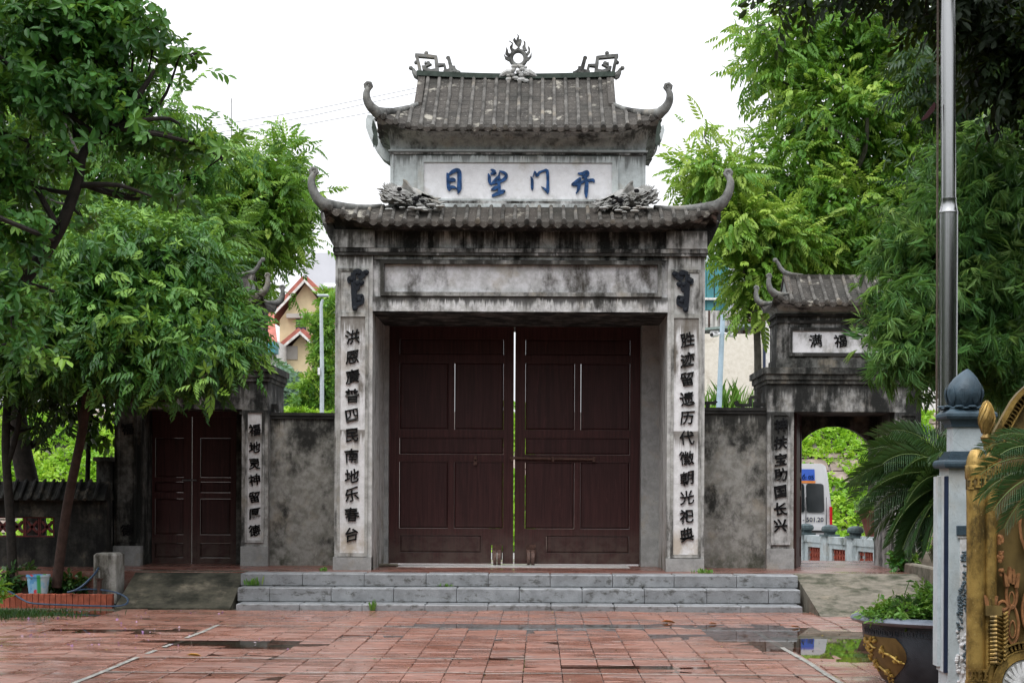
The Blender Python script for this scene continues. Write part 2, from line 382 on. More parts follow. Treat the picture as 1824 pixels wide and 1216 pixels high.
# platform (raised terrace) under the gates
o = MB().box(-12.0, 7.6, 24.25, 29.4, -.1, PZ).build('terrace', M_plat, None, (0, 0, 0)); o['kind'] = 'structure'
steps = thing('stone_steps', 'three long grey stone steps up to the terrace in front of the closed main gate', 'steps', (-.3, 23.4, 0))
rows = [(22.9, 23.42, -.05, .094, [420, 533.6, 645, 757, 869, 981.5, 1094.6, 1207, 1320, 1430]),
        (23.36, 23.82, .094, .297, [423, 480.5, 590, 701, 813, 925, 1037, 1148, 1259, 1369, 1426]),
        (23.76, 24.3, .297, .481, [428.5, 538.6, 648.6, 759, 869.5, 980, 1091, 1200.7, 1312, 1421.5])]
for d0, d1, z0, z1, js in rows:
    for a, b in zip(js[:-1], js[1:]):
        xa, xb = X_(a, 1040, d0), X_(b, 1040, d0); r = random.uniform(-.006, .006)
        m = MB().bev(xa+.004, xb-.004, d0+r, d1, z0, z1+r*.5, .013); m.build('stone_block', M_stone, steps)
XL, XR = X_(420, 1060, 23.4), X_(1428, 1060, 23.4)
def cheek(name, label, x0, x1, dtop, dbot, mat):
    m = MB(); z = PZ+.004
    m.add([(x0,dbot,-.05),(x1,dbot,-.05),(x1,dtop,-.05),(x0,dtop,-.05),(x0,dbot,.02),(x1,dbot,.02),(x1,dtop,z),(x0,dtop,z),(x1,dtop+.25,z),(x0,dtop+.25,z),(x0,dtop+.25,-.05),(x1,dtop+.25,-.05)],
          [(0,1,5,4),(4,5,6,7),(7,6,8,9),(1,2,6,5),(3,0,4,7),(3,7,9,10),(6,2,11,8),(9,8,11,10)])
    o = m.build(name, mat, None, (x0, dbot, 0)); meta(o, label, 'ramp'); return o
cheek('concrete_ramp', 'dark mossy sloped concrete slab left of the stone steps, under the closed side gate', -6.02, XL-.015, 24.3, 23.05, M_concdark)
cheek('concrete_ramp', 'olive grey concrete ramp right of the stone steps, running up to the arched side gate', XR+.03, X_(1648, 1030, 24.0), 24.25, 21.97, M_conc)

# ================================================================ ROOF BUILDER
def roof(par, xg, xe, Yc, hd0, hd1, zr, ze, tg, lift, xf, pw, pitch=.185, nm='roof', sides=True, dr=1.0):
    xgl, xgr = xg; xel, xer = xe
    def T(t): return 0 if t <= tg else (t-tg)/(1-tg)
    ins = .048 if tg > 0 else 0
    def hl(t): return xgl+ins*min(1, t/max(tg, 1e-3))+(xel-xgl-ins)*T(t)
    def hr(t): return xgr-ins*.6*min(1, t/max(tg, 1e-3))+(xer-xgr+ins*.6)*T(t)
    def hd(t): return hd0+(hd1-hd0)*t
    def zz(t, d): return zr+(ze-zr)*t**pw + lift*T(t)**1.6*max(0, 1-d/xf)**2.2
    def S(x, t, s=-1): return (x, Yc+s*hd(t), zz(t, min(x-hl(t), hr(t)-x)))
    nt = 12
    m = MB()
    ts = []
    for k in range(nt): ts += [(k/nt, 0), ((k+1)/nt, .004)]      # each course laps over the next one
    for s in (-1, 1):
        rows = []
        for t, dz in ts:
            a, b = hl(t), hr(t); row = []
            for i in range(41):
                u = i/40; u = .5-.5*math.cos(PI*u)*(1) if False else u
                p = S(a+(b-a)*u, t, s); row.append((p[0], p[1], p[2]+dz))
            rows.append(row if s < 0 else row[::-1])
        m.grid(rows)
    for s in (-1, 1):
        rows = []
        for t, dz in ts:
            if t < tg-1e-6: continue
            x = hl(t) if s < 0 else hr(t); h = hd(t); row = []
            for i in range(17):
                y = -h+2*h*i/16; d = h-abs(y)
                row.append((x, Yc+y, zz(t, d)+dz))
            rows.append(row[::-1] if s < 0 else row)
        m.grid(rows)
    # eave board
    per = []
    for i in range(41): per.append(S(hl(1)+(hr(1)-hl(1))*i/40, 1, -1))
    for i in range(1, 17): y = -hd1+2*hd1*i/16; per.append((xer, Yc+y, zz(1, hd1-abs(y))))
    for i in range(1, 41): per.append(S(hr(1)-(hr(1)-hl(1))*i/40, 1, 1))
    for i in range(1, 16): y = hd1-2*hd1*i/16; per.append((xel, Yc+y, zz(1, hd1-abs(y))))
    m.loft([[(p[0], p[1], p[2]-.05) for p in per], [(p[0], p[1], p[2]+.012) for p in per]], cap=False)
    rf = m.build(nm, M_roof, par)
    # gable walls
    if tg > 0:
        for xs in (xgl, xgr):
            pts = [(xs, Yc+s*hd(t), zz(t, 9)-.01) for s, seq in ((-1, [tg*i/5 for i in range(5, -1, -1)]), (1, [tg*i/5 for i in range(1, 6)])) for t in seq]
            MB().poly(pts, (.06 if xs == xgl else -.06, 0, 0)).build('gable_wall', M_cove, rf)
    # rows of half-round cover tiles
    n = int((xer-xel)/pitch); off = (xel+xer)/2
    xs = [off+(i-(n-1)/2)*pitch for i in range(n)]
    for x in xs:
        if x < xel+.06 or x > xer-.06: continue
        t0 = 0
        if x < xgl: t0 = tg+(1-tg)*(xgl-x)/(xgl-xel)
        if x > xgr: t0 = tg+(1-tg)*(x-xgr)/(xer-xgr)
        if t0 > .93: continue
        pts = []
        for k in range(7):
            t = t0+(1.0-t0)*k/6; p = S(x, t); pts.append((p[0]+random.gauss(0, .002), p[1]-(.035 if k == 6 else 0), p[2]+.016+random.gauss(0, .002)))
        tl = MB().tube(pts, [.030]*6+[.034], 8)
        e = Vector(pts[-1]); tl.tube([e+Vector((0, .03, .004)), e+Vector((0, -.012, -.006))], .043, 10)
        tl.tube([e+Vector((0, -.012, -.006)), e+Vector((0, -.02, -.009))], .024, 8)
        tl.build('cover_tile', M_roll, rf, smooth=True)
    for x in xs:
        x2 = x+pitch/2
        if x2 > xer-.1 or x2 < xel+.1: continue
        p = S(x2, 1); w = pitch*.42; r = random.uniform(.8, 1.1)*dr
        q = [(x2-w, p[1]-.012, p[2]+.012), (x2-w*.85, p[1]-.02, p[2]-.045*dr), (x2-w*.35, p[1]-.03, p[2]-.085*r), (x2, p[1]-.032, p[2]-.10*r), (x2+w*.35, p[1]-.03, p[2]-.085*r), (x2+w*.85, p[1]-.02, p[2]-.045*dr), (x2+w, p[1]-.012, p[2]+.012)]
        q = [(a, p[1]-.02, c) for a, b, c in q]
        MB().poly(q, (0, .018, 0)).build('drip_tile', M_roof, rf)
    if sides:
        for sx, xx, h2 in ((-1, xel, hl), (1, xer, hr)):
            k = int(2*hd1/.3)
            for i in range(k):
                y = -hd1+2*hd1*(i+.5)/k
                tt0 = max(tg+.02, (abs(y)-hd0)/(hd1-hd0)) if hd1 > hd0 else 0
                if tt0 > .92: continue
                pts = [(h2(t)+(sx*.035 if q == 4 else 0), Yc+y, zz(t, hd(t)-abs(y))+.016) for q, t in enumerate([tt0+(1-tt0)*q/4 for q in range(5)])]
                MB().tube(pts, .032, 6).build('cover_tile', M_roll, rf, smooth=True)
    return rf, S, hl, hr, zz, hd, per
def cove(par, wall, zw, per, name, mat, zp=1.0):
    """curved underside swinging out from the wall head to the eave; wall = x0,x1,y0,y1"""
    x0, x1, y0, y1 = wall
    xa, xb = min(p[0] for p in per), max(p[0] for p in per); ya, yb = min(p[1] for p in per), max(p[1] for p in per)
    rings = []
    for k in range(8):
        v = k/7; h = (1-math.cos(v*PI/2)); u = math.sin(v*PI/2)
        ring = []
        for p in per:
            wx = x0+(x1-x0)*(p[0]-xa)/(xb-xa); wy = y0+(y1-y0)*(p[1]-ya)/(yb-ya)
            ring.append((wx+(p[0]*.999-wx)*h, wy+(p[1]-wy)*h, zw+(p[2]-.045-zw)*u))
        rings.append(ring)
    return MB().loft(rings, cap=False).build(name, mat, par, smooth=True)
def horn(par, S, t0, side, hfun, path, r0, r1, name='roof_horn', ball=.07, yb=-1):
    """ridge band along the hip, curling up into a horn with a curled ball on its tip"""
    pts = []; rad = []
    for k in range(6):
        t = t0+(1-t0)*k/5; x = hfun(t); p = S(x, t, yb); pts.append(Vector((p[0], p[1], p[2]+.015))); rad.append(r0*(.42+.58*(k/5)**2))
    c = pts[-1]; path = smoothpts(path, 3)
    for i, (o, u) in enumerate(path[1:]):
        pts.append(Vector((c.x+side*o, c.y+yb*abs(o)*.35 if o > 0 else c.y+yb*.0, c.z+u))); rad.append(r0+(r1-r0)*(i+1)/(len(path)-1))
    m = MB().tube(pts, rad, 10)
    tip = pts[-1]; 
    q = [(tip.x+side*ball*.15-side*ball*1.0*math.cos(a)*(.55+.08*i), tip.y, tip.z+ball*.55+ball*1.0*math.sin(a)*(.55+.08*i)) for i, a in enumerate([PI*1.5-j*PI/3.2 for j in range(8)])]
    m.tube(q, [ball*.55]*3+[ball*.5, ball*.5, ball*.45, ball*.4, ball*.3], 7)
    m.ball((tip.x, tip.y, tip.z+ball*.55), ball*.55, 8, (1, .7, 1))
    return m.build(name, M_orn, par, smooth=True)

# ---------------------------------------------------------------- writing in relief
def glyph(ch, par, cx, cz, D, size, mat, tilt=.10, bold=.018, dep=.02, wide=1.0, name='character'):
    cu = bpy.data.curves.new('g', 'FONT'); cu.body = ch; cu.extrude = dep/2/size; cu.offset = bold; cu.resolution_u = 3
    ob = bpy.data.objects.new('g', cu); COL.objects.link(ob)
    me = bpy.data.meshes.new_from_object(ob.evaluated_get(bpy.context.evaluated_depsgraph_get()))
    bpy.data.objects.remove(ob); bpy.data.curves.remove(cu)
    n = len(me.vertices); v = np.empty(n*3, 'f'); me.vertices.foreach_get('co', v); v = v.reshape(-1, 3)
    c = (v.min(0)+v.max(0))/2
    c[0] = .5*(v[:, 0].min()+v[:, 0].max()); v = v-c
    r = random.Random(ord(ch[0])*7)
    x, y = v[:, 0].copy(), v[:, 1].copy()
    y2 = y+tilt*x+.03*np.sin(5*x+r.random()*6); x2 = x*wide+.035*np.sin(6*y+r.random()*6)-.04*y
    x2 *= 1+.10*y2; a = r.uniform(-.04, .04)
    out = np.stack([cx+(x2*math.cos(a)-y2*math.sin(a))*size, D-v[:, 2]*size*-1, cz+(x2*math.sin(a)+y2*math.cos(a))*size], 1)
    out -= np.array(ORG[par.name]); me.vertices.foreach_set('co', out.astype('f').ravel()); me.update(); me.materials.clear()
    return link(name, me, mat, par)
def frame(m, x0, x1, z0, z1, y, w, dep):
    m.box(x0, x1, y-dep, y, z1-w, z1); m.box(x0, x1, y-dep, y, z0, z0+w); m.box(x0, x0+w, y-dep, y, z0+w, z1-w); m.box(x1-w, x1, y-dep, y, z0+w, z1-w); return m

# ================================================================ MAIN GATE
G = 24.9; sG = F/G
def gx(p): return (p-VX)/sG
def gz(y): return H-(y+.17-VY)/sG
GC = gx(925)
gate = thing('main_gate', 'large two-tiered weathered grey masonry gateway with closed maroon doors above the stone steps', 'gateway', (GC, 26.3, PZ))
GB = 27.85
for (a, b, s) in ((595.3, 662, 1), (1188, 1254.6, -1)):
    xa, xb = gx(a), gx(b)
    pr = MB().box(xa, xb, G+.03, GB, PZ, gz(412)).build('pier', M_pier, gate)
    m = MB(); m.box(xa-.015, xb+.0, G-.02, G+.2, PZ, gz(993)); m.build('plinth', M_jamb, pr)
    m = MB(); c = (xa+xb)/2-(.012 if s > 0 else 0)
    frame(m, c-.235, c+.235, gz(986)-.05, gz(479), G+.028, .045, .035)
    m.box(c-.19, c+.19, G-.007, G+.028, gz(565), gz(557.5)); m.build('frame', M_pframe, pr)
    boxp('ornament_panel', M_pier, pr, c-.19, c+.19, G+.012, G+.028, gz(557.5), gz(484))
    cp = boxp('couplet_panel', M_couplet, pr, c-.19, c+.19, G+.012, G+.0285, gz(986), gz(565))
    txt, ys = (('洪恩廣普四民南地乐春台', (601, 637, 671.5, 706, 740.5, 776, 813, 848, 881, 917, 952)) if s > 0 else
               ('胜迹留遗历代徽朝光祀典', (603.5, 639, 673, 708.5, 742.5, 778, 814, 849.5, 884, 917.5, 950)))
    xc = X_(627 if s > 0 else 1223.5, 800, G)
    for ch, y in zip(txt, ys):
        glyph(ch, cp, xc, gz(y), G-.002, .228, M_ink, tilt=.15, bold=.009, dep=.035)
    # cresting-scroll relief above the couplet
    oc = gx(632 if s > 0 else 1218.5); sg = s
    def o3(px, py): return (oc+sg*(px)/sG, G+.012, gz(py))
    m = MB(); k__ = 0
    for st in ([(-4, 487, 9), (-4, 500, 9), (-3, 520, 10), (-2, 545, 9), (-1, 551, 8)], [(-4, 487, 8), (5, 484, 8), (9, 489, 8), (4, 496, 7)], [(5, 498, 9), (12, 493, 9), (18, 487, 10), (22, 484, 5)],
               [(-5, 498, 10), (-10, 499, 11), (-9, 505, 9)], [(0, 507, 11), (9, 506, 10), (14, 505, 5)], [(0, 514, 14), (6, 511, 10)], [(0, 530, 6), (9, 529, 7), (12, 529, 6), (12, 540, 6), (5, 543, 7), (0, 548, 6)], [(4, 536, 5), (8, 536, 4)]):
        k__ += .0012; ribbon(m, smoothpts(st, 3), lambda a, b: (o3(a, b)[0], G+.012-k__, o3(a, b)[2]), (0, -.045, 0))
    for q in ((-8, 499), (6, 487), (19, 487), (3, 506), (11, 505), (-1, 551), (7, 535)): m.ball((o3(*q)[0], G-.03, o3(*q)[2]), .042, 8, (1, .6, 1))
    m.build('scroll_relief', M_fret, pr)
# mouldings, frieze and lintel
xa, xb = gx(595.3), gx(1254.6); ia, ib = gx(662), gx(1188)
beam = MB().box(ia, ib, G+.06, GB, gz(555), gz(412)).build('lintel_beam', M_lintel, gate)
MB().box(ia, ib, G-.002, G+.06, gz(555), gz(529)).build('lower_band', M_lintel, beam)
m = MB(); frame(m, gx(676), gx(1177), gz(528), gz(464), G+.06, .06, .10); m.build('panel_frame', M_lframe, beam)
boxp('blank_name_panel', plaster('plaster_flaking_panel', (.40, .40, .40), (.58, .58, .60), (.045, .04, .032), .34, sx=2.2, warm=(.30, .25, .17)), beam, gx(676)+.06, gx(1177)-.06, G+.045, G+.06, gz(528)+.06, gz(464)-.06)
MB().box(ia, ib, G+.02, G+.06, gz(441), gz(412)).build('frieze', M_frieze, beam)
MB().box(ia+.01, ib-.01, G+.035, G+.06, gz(462), gz(455)).build('fillet', M_frieze, beam)
for k, (y0, y1, pr_) in enumerate(((443, 450, .035), (450, 455.5, .02))):
    MB().box(xa-pr_, xb+pr_, G-pr_, GB+pr_, gz(y1), gz(y0)-.001).build('moulding', M_frieze if k == 0 else M_lintel, gate)
for (a, b) in ((594, 664.5), (1186, 1256)):
    MB().box(gx(a)-.01, gx(b)+.01, G-.05, G+.03, gz(442.5), gz(411)).build('corner_block', M_pier, gate)
MB().box(xa, xb, G+.03, GB, gz(442), gz(412)-.002).build('wall_head', M_frieze, gate)
# passage: side reveals, soffit, jamb returns
Dd = 27.0
jl, jr = X_(693, 800, Dd), X_(1140, 800, Dd)
boxp('door_jamb', M_jamb, gate, ia-.05, jl, Dd-.12, Dd+.3, PZ, gz(555))
boxp('door_jamb', M_jamb, gate, jr, ib+.05, Dd-.35, Dd+.3, PZ, gz(555))
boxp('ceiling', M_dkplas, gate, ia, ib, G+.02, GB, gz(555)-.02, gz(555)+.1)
zt = H+(VY-581)/F*Dd
boxp('door_head', M_wood, gate, jl, jr, Dd-.05, Dd+.12, zt-.02, gz(555)-.02)

def door(par, x0, x1, z0, z1, y, rows, th=.06, stile=.16, rail=.1, cols=2, mid=.1, nm='door_leaf', mats=None, hole=None):
    """framed leaf: rows = list of (zlow, zhigh, ncols[, x0, x1]) openings filled by sunk panels"""
    mw, mp = mats or (M_wood, M_woodp)
    m = MB(); m.box(x0, x0+stile, y, y+th, z0, z1); m.box(x1-stile, x1, y, y+th, z0, z1)
    zs = [z0]+[v for r in rows for v in (r[0], r[1])]+[z1]
    for i in range(0, len(zs), 2):
        if hole and i == 0:
            m.box(x0+stile, hole[0], y+.001, y+th, zs[0], zs[1]); m.box(hole[1], x1-stile, y+.001, y+th, zs[0], zs[1])
        else: m.box(x0+stile, x1-stile, y+.001, y+th, zs[i], zs[i+1])
    pans = []
    for r in rows:
        a, b = x0+stile, x1-stile
        if len(r) > 3:
            if r[3] > a: m.box(a, r[3], y+.001, y+th, r[0], r[1]); a = r[3]
            if r[4] < b:
                if hole: m.box(r[4], hole[0], y+.001, y+th, r[0], r[1]); m.box(hole[1], b, y+.001, y+th, r[0], r[1]); m.box(hole[0], hole[1], y+.001, y+th, hole[2], r[1])
                else: m.box(r[4], b, y+.001, y+th, r[0], r[1])
                b = r[4]
        if r[2] == 2:
            c = (a+b)/2; m.box(c-mid/2, c+mid/2, y+.001, y+th, r[0], r[1]); pans += [(a, c-mid/2, r[0], r[1]), (c+mid/2, b, r[0], r[1])]
        else: pans.append((a, b, r[0], r[1]))
    lf = m.build(nm, mw, par)
    for k, (a, b, c, d) in enumerate(pans):
        q = MB(); g = .004 if k % 2 else .0
        q.loft([[(a+.002+g, y+.045, c+.002), (b-.002, y+.045, c+.002), (b-.002, y+.045, d-.002), (a+.002+g, y+.045, d-.002)],
                [(a+.002+g, y+.03, c+.002), (b-.002, y+.03, c+.002), (b-.002, y+.03, d-.002), (a+.002+g, y+.03, d-.002)],
                [(a+.03, y+.016, c+.03), (b-.03, y+.016, c+.03), (b-.03, y+.016, d-.03), (a+.03, y+.016, d-.03)]])
        q.build('door_panel', mp, lf)
        if x1-x0 > 1.2: MB().box(a, b, y+.012, y+.028, d-.014, d-.001).build('bead', mw, lf)
    return lf
M_rustl = plain('worn_rust_wheel', (.14, .085, .07), .6, .2, .4, 20, .3)
def dz(y): return H-(y+.2-VY)/F*Dd
def dx(p): return X_(p, 800, Dd)
rws = [(dz(984), dz(953), 1, dx(713), dx(858)), (dz(941), dz(822), 2), (dz(809), dz(779), 1), (dz(765), dz(646), 2), (dz(632), dz(604), 1)]
lw = dx(915)-dx(693)
l1 = door(gate, dx(693), dx(914.6), dz(1003.5), dz(582), Dd, rws, stile=.17, hole=(dx(875.5), dx(896), dz(970.5)))
rws2 = [(r[0], r[1], r[2])+((dx(974), dx(1121)) if len(r) > 3 else ()) for r in rws]
l2 = door(gate, dx(917.2), dx(1140), dz(1003.5), dz(582), Dd, rws2, stile=.17)
for lf, c in ((l1, 886), (l2, 946)):
    x = dx(c); 
    for o_ in (-.028, .034):
        w = MB(); w.tube([(x+o_*1.1-.028, Dd-.07, PZ+.128), (x+o_*1.1+.028, Dd-.07, PZ+.128)],   .125, 18); w.build('caster_wheel', M_rustl, lf, smooth=True)
    m = MB(); m.box(x-.075, x-.06, Dd-.12, Dd, PZ+.09, PZ+.26); m.box(x+.07, x+.085, Dd-.12, Dd, PZ+.09, PZ+.26); m.box(x-.075, x+.085, Dd-.03, Dd-.012, PZ+.22, PZ+.34); m.build('caster_bracket', M_rust, lf)
m = MB(); zb = dz(816.5); m.tube([(dx(908), Dd-.045, zb+.01), (dx(990), Dd-.045, zb), (dx(1061), Dd-.045, zb-.006)], .024, 10)
for c in (912, 985, 1058): m.box(dx(c)-.02, dx(c)+.02, Dd-.075, Dd, zb-.045, zb+.035)
m.build('sliding_bolt', M_rust, l2)
m = MB(); zl = dz(822); m.box(dx(847)-.03, dx(847)+.03, Dd-.05, Dd-.015, zl-.06, zl+.01)
m.tube([(dx(847)-.02, Dd-.032, zl), (dx(847)-.02, Dd-.032, zl+.05), (dx(847), Dd-.032, zl+.07), (dx(847)+.02, Dd-.032, zl+.05), (dx(847)+.02, Dd-.032, zl)], .006, 6)
m.box(dx(847)-.018, dx(847)+.018, Dd-.04, Dd, zl+.04, zl+.1); m.build('padlock', M_rust, l1)
boxp('floor_sheen_strip', plain('painted_floor_sheen', (.62, .61, .60), .3, 0, .25, 10), gate, dx(716), dx(1117), Dd-.95, Dd-.02, PZ-.02, PZ+.006)  # pale strip paints the bright wet sheen on the floor before the doors
MB().tube([(dx(677), Dd-.9, PZ+.03), (dx(718), Dd-.93, PZ+.03)], .025, 8).build('floor_bar', M_conc, gate, smooth=True)

# lower roof
zt0 = H+512*25.15/F; ze0 = H+(VY-397)*24.5/F
Yc = 26.35
rf, S, hl, hr, zz, hd, per = roof(gate, (-2.345, 1.615), (gx(573)*24.5/G, gx(1278)*24.5/G), Yc, 1.2, 1.85, zt0, ze0, 0, .25, 1.15, 1.0, nm='lower_roof', dr=.8)
cove(gate, (xa, xb, G, GB), gz(413), per, 'eave_cove', M_frieze)
for sd, hf in ((-1, hl), (1, hr)):
    for yb in (-1, 1):
        horn(rf, S, .12, sd, hf, [(0, .02), (.05, .05), (.11, .13), (.16, .26), (.165, .37), (.13, .45)], .095, .042, ball=.062, yb=yb)
MB().box(-2.36, 1.63, 25.1, 25.2, zt0-.02, zt0+.035).build('step_course', M_upper, gate)
MB().box(-2.345, 1.615, 25.12, 25.2, zt0+.035, zt0+.08).build('step_course', M_lintel, gate)
# upper storey
U = 25.15
def uz(y): return H-(y+.2-VY)/F*U
ux0, ux1 = X_(695, 320, U), X_(1150, 320, U)
st = MB().box(ux0, ux1, U+.02, 27.55, zt0-.1, uz(262)).build('upper_storey', M_upper, gate)
m = MB(); frame(m, X_(744, 320, U), X_(1101, 320, U), uz(366), uz(279), U+.02, .095, .045); m.build('panel_frame', M_upper, st)
MB().box(ux0, ux0+.05, U, U+.02, uz(366), uz(275)).build('corner_strip', M_upper, st); MB().box(ux1-.05, ux1, U, U+.02, uz(366), uz(275)).build('corner_strip', M_upper, st)
npan = boxp('name_panel', M_white, st, X_(744, 320, U)+.095, X_(1101, 320, U)-.095, U+.005, U+.02, uz(366), uz(279)-.095)
MB().box(ux0-.03, ux1+.03, U-.03, 27.58, uz(272), uz(268)).build('moulding', M_upper, gate)
MB().box(ux0-.015, ux1+.015, U-.012, 27.57, uz(275.5), uz(272)).build('moulding', M_lintel, gate)
q3 = lambda x, y: P(780+x/6.29, 290+y/6.29, U+.004)
def strokes(sets, nm='character'):
    m = MB()
    for i_, s_ in enumerate(sets): ribbon(m, smoothpts(s_, 3), lambda x, y: P(780+x/6.29, 290+y/6.29, U+.004-.0012*i_), (0, -.03, 0))
    return m.build(nm, M_blue, npan)
strokes([[(98,118,8),(112,140,34),(115,220,38),(125,290,42),(140,312,16)], [(118,140,16),(160,108,40),(205,86,42),(238,104,50),(242,200,48),(240,290,52),(224,350,8)], [(118,203,40),(170,192,44),(198,205,18)], [(120,292,40),(165,272,30),(205,288,18),(226,304,14)]])
strokes([[(592,76,8),(618,92,36),(648,98,18)], [(590,128,14),(615,120,26),(648,116,22),(618,140,14)], [(564,125,14),(576,160,34),(578,205,36),(598,244,22),(640,190,22),(692,142,16)], [(688,94,10),(735,112,30),(768,140,32),(752,180,38),(705,208,34),(668,218,12)], [(648,182,16),(700,172,24)], [(690,110,12),(684,150,20),(672,190,22),(650,215,10)],
         [(618,238,14),(680,214,34),(700,230,18)], [(676,222,28),(690,270,32),(684,322,34)], [(596,306,14),(645,284,42),(690,268,16)], [(606,374,24),(660,352,40),(738,322,42),(746,334,8)]])
strokes([[(1040,158,10),(1056,200,32),(1056,285,30),(1058,310,6)], [(1064,165,8),(1085,98,12),(1108,148,32),(1136,112,24),(1180,94,20),(1222,92,34),(1232,200,32),(1230,318,36),(1226,350,6)], [(1224,322,34),(1190,292,20),(1160,270,6)]])
strokes([[(1566,120,12),(1618,126,38),(1670,108,42),(1684,138,20),(1640,166,26),(1610,160,10)], [(1496,246,20),(1552,240,42),(1640,210,28),(1735,196,34),(1752,224,8)], [(1504,240,18),(1592,176,26)], [(1596,168,20),(1584,230,42),(1574,300,34),(1548,346,10)], [(1636,140,30),(1666,210,36),(1660,320,46),(1663,398,12)]])
# upper roof
zr = H+742.8*26.35/F; ze1 = H+(VY-229)*24.75/F
rf2, S2, hl2, hr2, zz2, hd2, per2 = roof(gate, (-1.985, 1.145), (-2.52, 1.80), Yc, 0, 1.6, zr, ze1, .5, .22, .8, .88, nm='upper_roof', dr=.62)
cove(gate, (ux0, ux1, U+.02, 27.55), uz(266), per2, 'eave_cove', M_cove)
for sd, hf in ((-1, hl2), (1, hr2)):
    for yb in (-1, 1):
        horn(rf2, S2, .5, sd, hf, [(0, .02), (.07, .07), (.13, .17), (.14, .28), (.11, .36)], .085, .04, ball=.06, yb=yb)
    xg_ = -1.985 if sd < 0 else 1.145
    for yb in (-1, 1):
        rows_ = []
        for k in range(7):
            t = .53*k/6; p = S2(xg_, t, yb); rows_.append([(xg_-sd*.10, p[1], p[2]+.0), (xg_-sd*.10, p[1], p[2]+.055), (xg_+sd*.015, p[1], p[2]+.055), (xg_+sd*.015, p[1], p[2]-.03)])
        MB().loft(rows_).build('verge_band', M_roof, rf2)
m = MB(); n = 16
rr = [[(x, Yc-.09, z-.05), (x, Yc+.09, z-.05), (x, Yc+.09, z+.03), (x, Yc-.09, z+.03)] for x, z in ((-2.02+3.2*i/n, zr+.045*abs(2*i/n-1)**1.8) for i in range(n+1))]
m.loft(rr).build('ridge', M_ridge, rf2)
def extr(par, name, polys, D, th, mat, strk=()):
    m = MB()
    for i_, pl in enumerate(polys): m.poly([P(x, y, D-.0017*i_) for x, y in pl], (0, th, 0))
    for i_, s_ in enumerate(strk): ribbon(m, s_, lambda x, y: P(x, y, D-.0017*i_), (0, th, 0))
    return m.build(name, mat, par)
# crescent brackets at the sides of the upper eave
extr(gate, 'eave_bracket', [[(655,204),(651,214),(652,228),(658,245),(668,264),(681,282),(694,291),(694,268),(680,246),(668,222),(664,206)]], 25.9, .3, M_upper)
extr(gate, 'eave_bracket', [[(1182,222),(1184,232),(1180,246),(1170,258),(1158,266),(1158,240)]], 25.9, .3, M_upper)
extr(gate, 'eave_bracket', [[(571,368),(571,384),(576,402),(585,422),(598,446),(598,412),(592,396),(589,372)]], 24.95, .5, M_frieze)
extr(gate, 'eave_bracket', [[(1284,372),(1284,388),(1279,405),(1270,424),(1256,448),(1256,412),(1263,396),(1266,375)]], 24.95, .5, M_frieze)
for x, s_ in ((664, 1), (1176, -1)):
    extr(gate, 'dangling_tassel', [[(x,212),(x+s_*6,226),(x+s_*8,242),(x+s_*9,255),(x+s_*5,262),(x+s_*3,256),(x+s_*1,262),(x-s_*1,250),(x+s_*1,240),(x-s_*2,228)]], 24.75, .06, M_ridge)
# cresting at the ridge ends and flaming sun in the middle
def k_(pts): return [(720+x/4.449, 50+y/4.449, w/4.449) for x, y, w in pts]
for mir in (0, 1):
    f = (lambda x: x) if not mir else (lambda x: 1782-x)
    g_ = lambda L: k_([(f(x), y+(4 if mir else 0), w) for x, y, w in L])
    st_ = [[(85,212,24),(170,218,26),(255,228,22)], [(95,205,22),(115,290,26),(130,375,28)], [(250,220,22),(255,280,30),(262,345,26)], [(265,330,26),(210,340,30),(150,318,22),(145,296,18)], [(150,310,16),(205,280,26),(160,272,20)],
           [(262,290,24),(318,288,20),(330,350,26),(325,372,24)], [(350,232,26),(368,300,30),(372,345,30)], [(310,345,22),(380,335,44),(440,350,18)], [(432,340,26),(434,378,26)], [(340,345,20),(342,378,24)], [(212,335,26),(212,370,26)], [(372,312,30),(404,312,26)], [(385,330,30),(412,335,24)]]
    o = extr(rf2, 'ridge_cresting', [], Yc-.06, .12, M_orn, [g_(s_) for s_ in st_])
    for q in ((175, 200), (95, 275), (348, 238), (190, 280), (52, 318)):
        m = MB(); c = P(720+f(q[0])/4.449, 50+q[1]/4.449, Yc); m.ball(c, .036, 8, (1, 1.2, 1)); m.build('knob', M_orn, o, smooth=True)
    m = MB()
    c = [P(720+f(x)/4.449, 50+y/4.449, Yc) for x, y in ((48,320),(70,330),(78,350),(98,378),(118,392))]
    m.tube(c, [.03, .028, .04, .06, .055], 7); m.build('cresting_scroll', M_orn, o, smooth=True)
def c_(L): return [(720+x/4.449, 50+y/4.449) for x, y in L]
sun = extr(rf2, 'flaming_sun', [c_(L) for L in (
    [(850,190),(835,150),(858,120),(828,98),(862,118),(858,160),(885,175),(872,185)], [(880,172),(905,150),(880,125),(862,95),(872,75),(888,98),(892,80),(900,70),(895,42),(912,66),(908,90),(925,85),(932,100),(925,130),(912,150),(920,168)],
    [(940,180),(935,150),(948,130),(945,95),(962,112),(962,150),(975,178)], [(825,225),(800,205),(805,180),(810,148),(822,175),(826,198),(845,205)], [(968,200),(985,180),(978,138),(998,160),(998,190),(980,215)],
    [(832,262),(800,245),(786,200),(806,225),(845,235)], [(965,240),(995,225),(1010,188),(1010,225),(985,258),(965,262)])], Yc-.03, .06, M_orn)
cc = P(720+904/4.449, 50+241/4.449, Yc); R = 58/4.449/F*Yc
m = MB(); m.tube([(cc[0]+R*math.cos(a), Yc, cc[2]+R*math.sin(a)) for a in [2*PI*i/28 for i in range(29)]], .038, 8); m.build('sun_ring', M_orn, sun, smooth=True)
m = MB(); rn = random.Random(3)
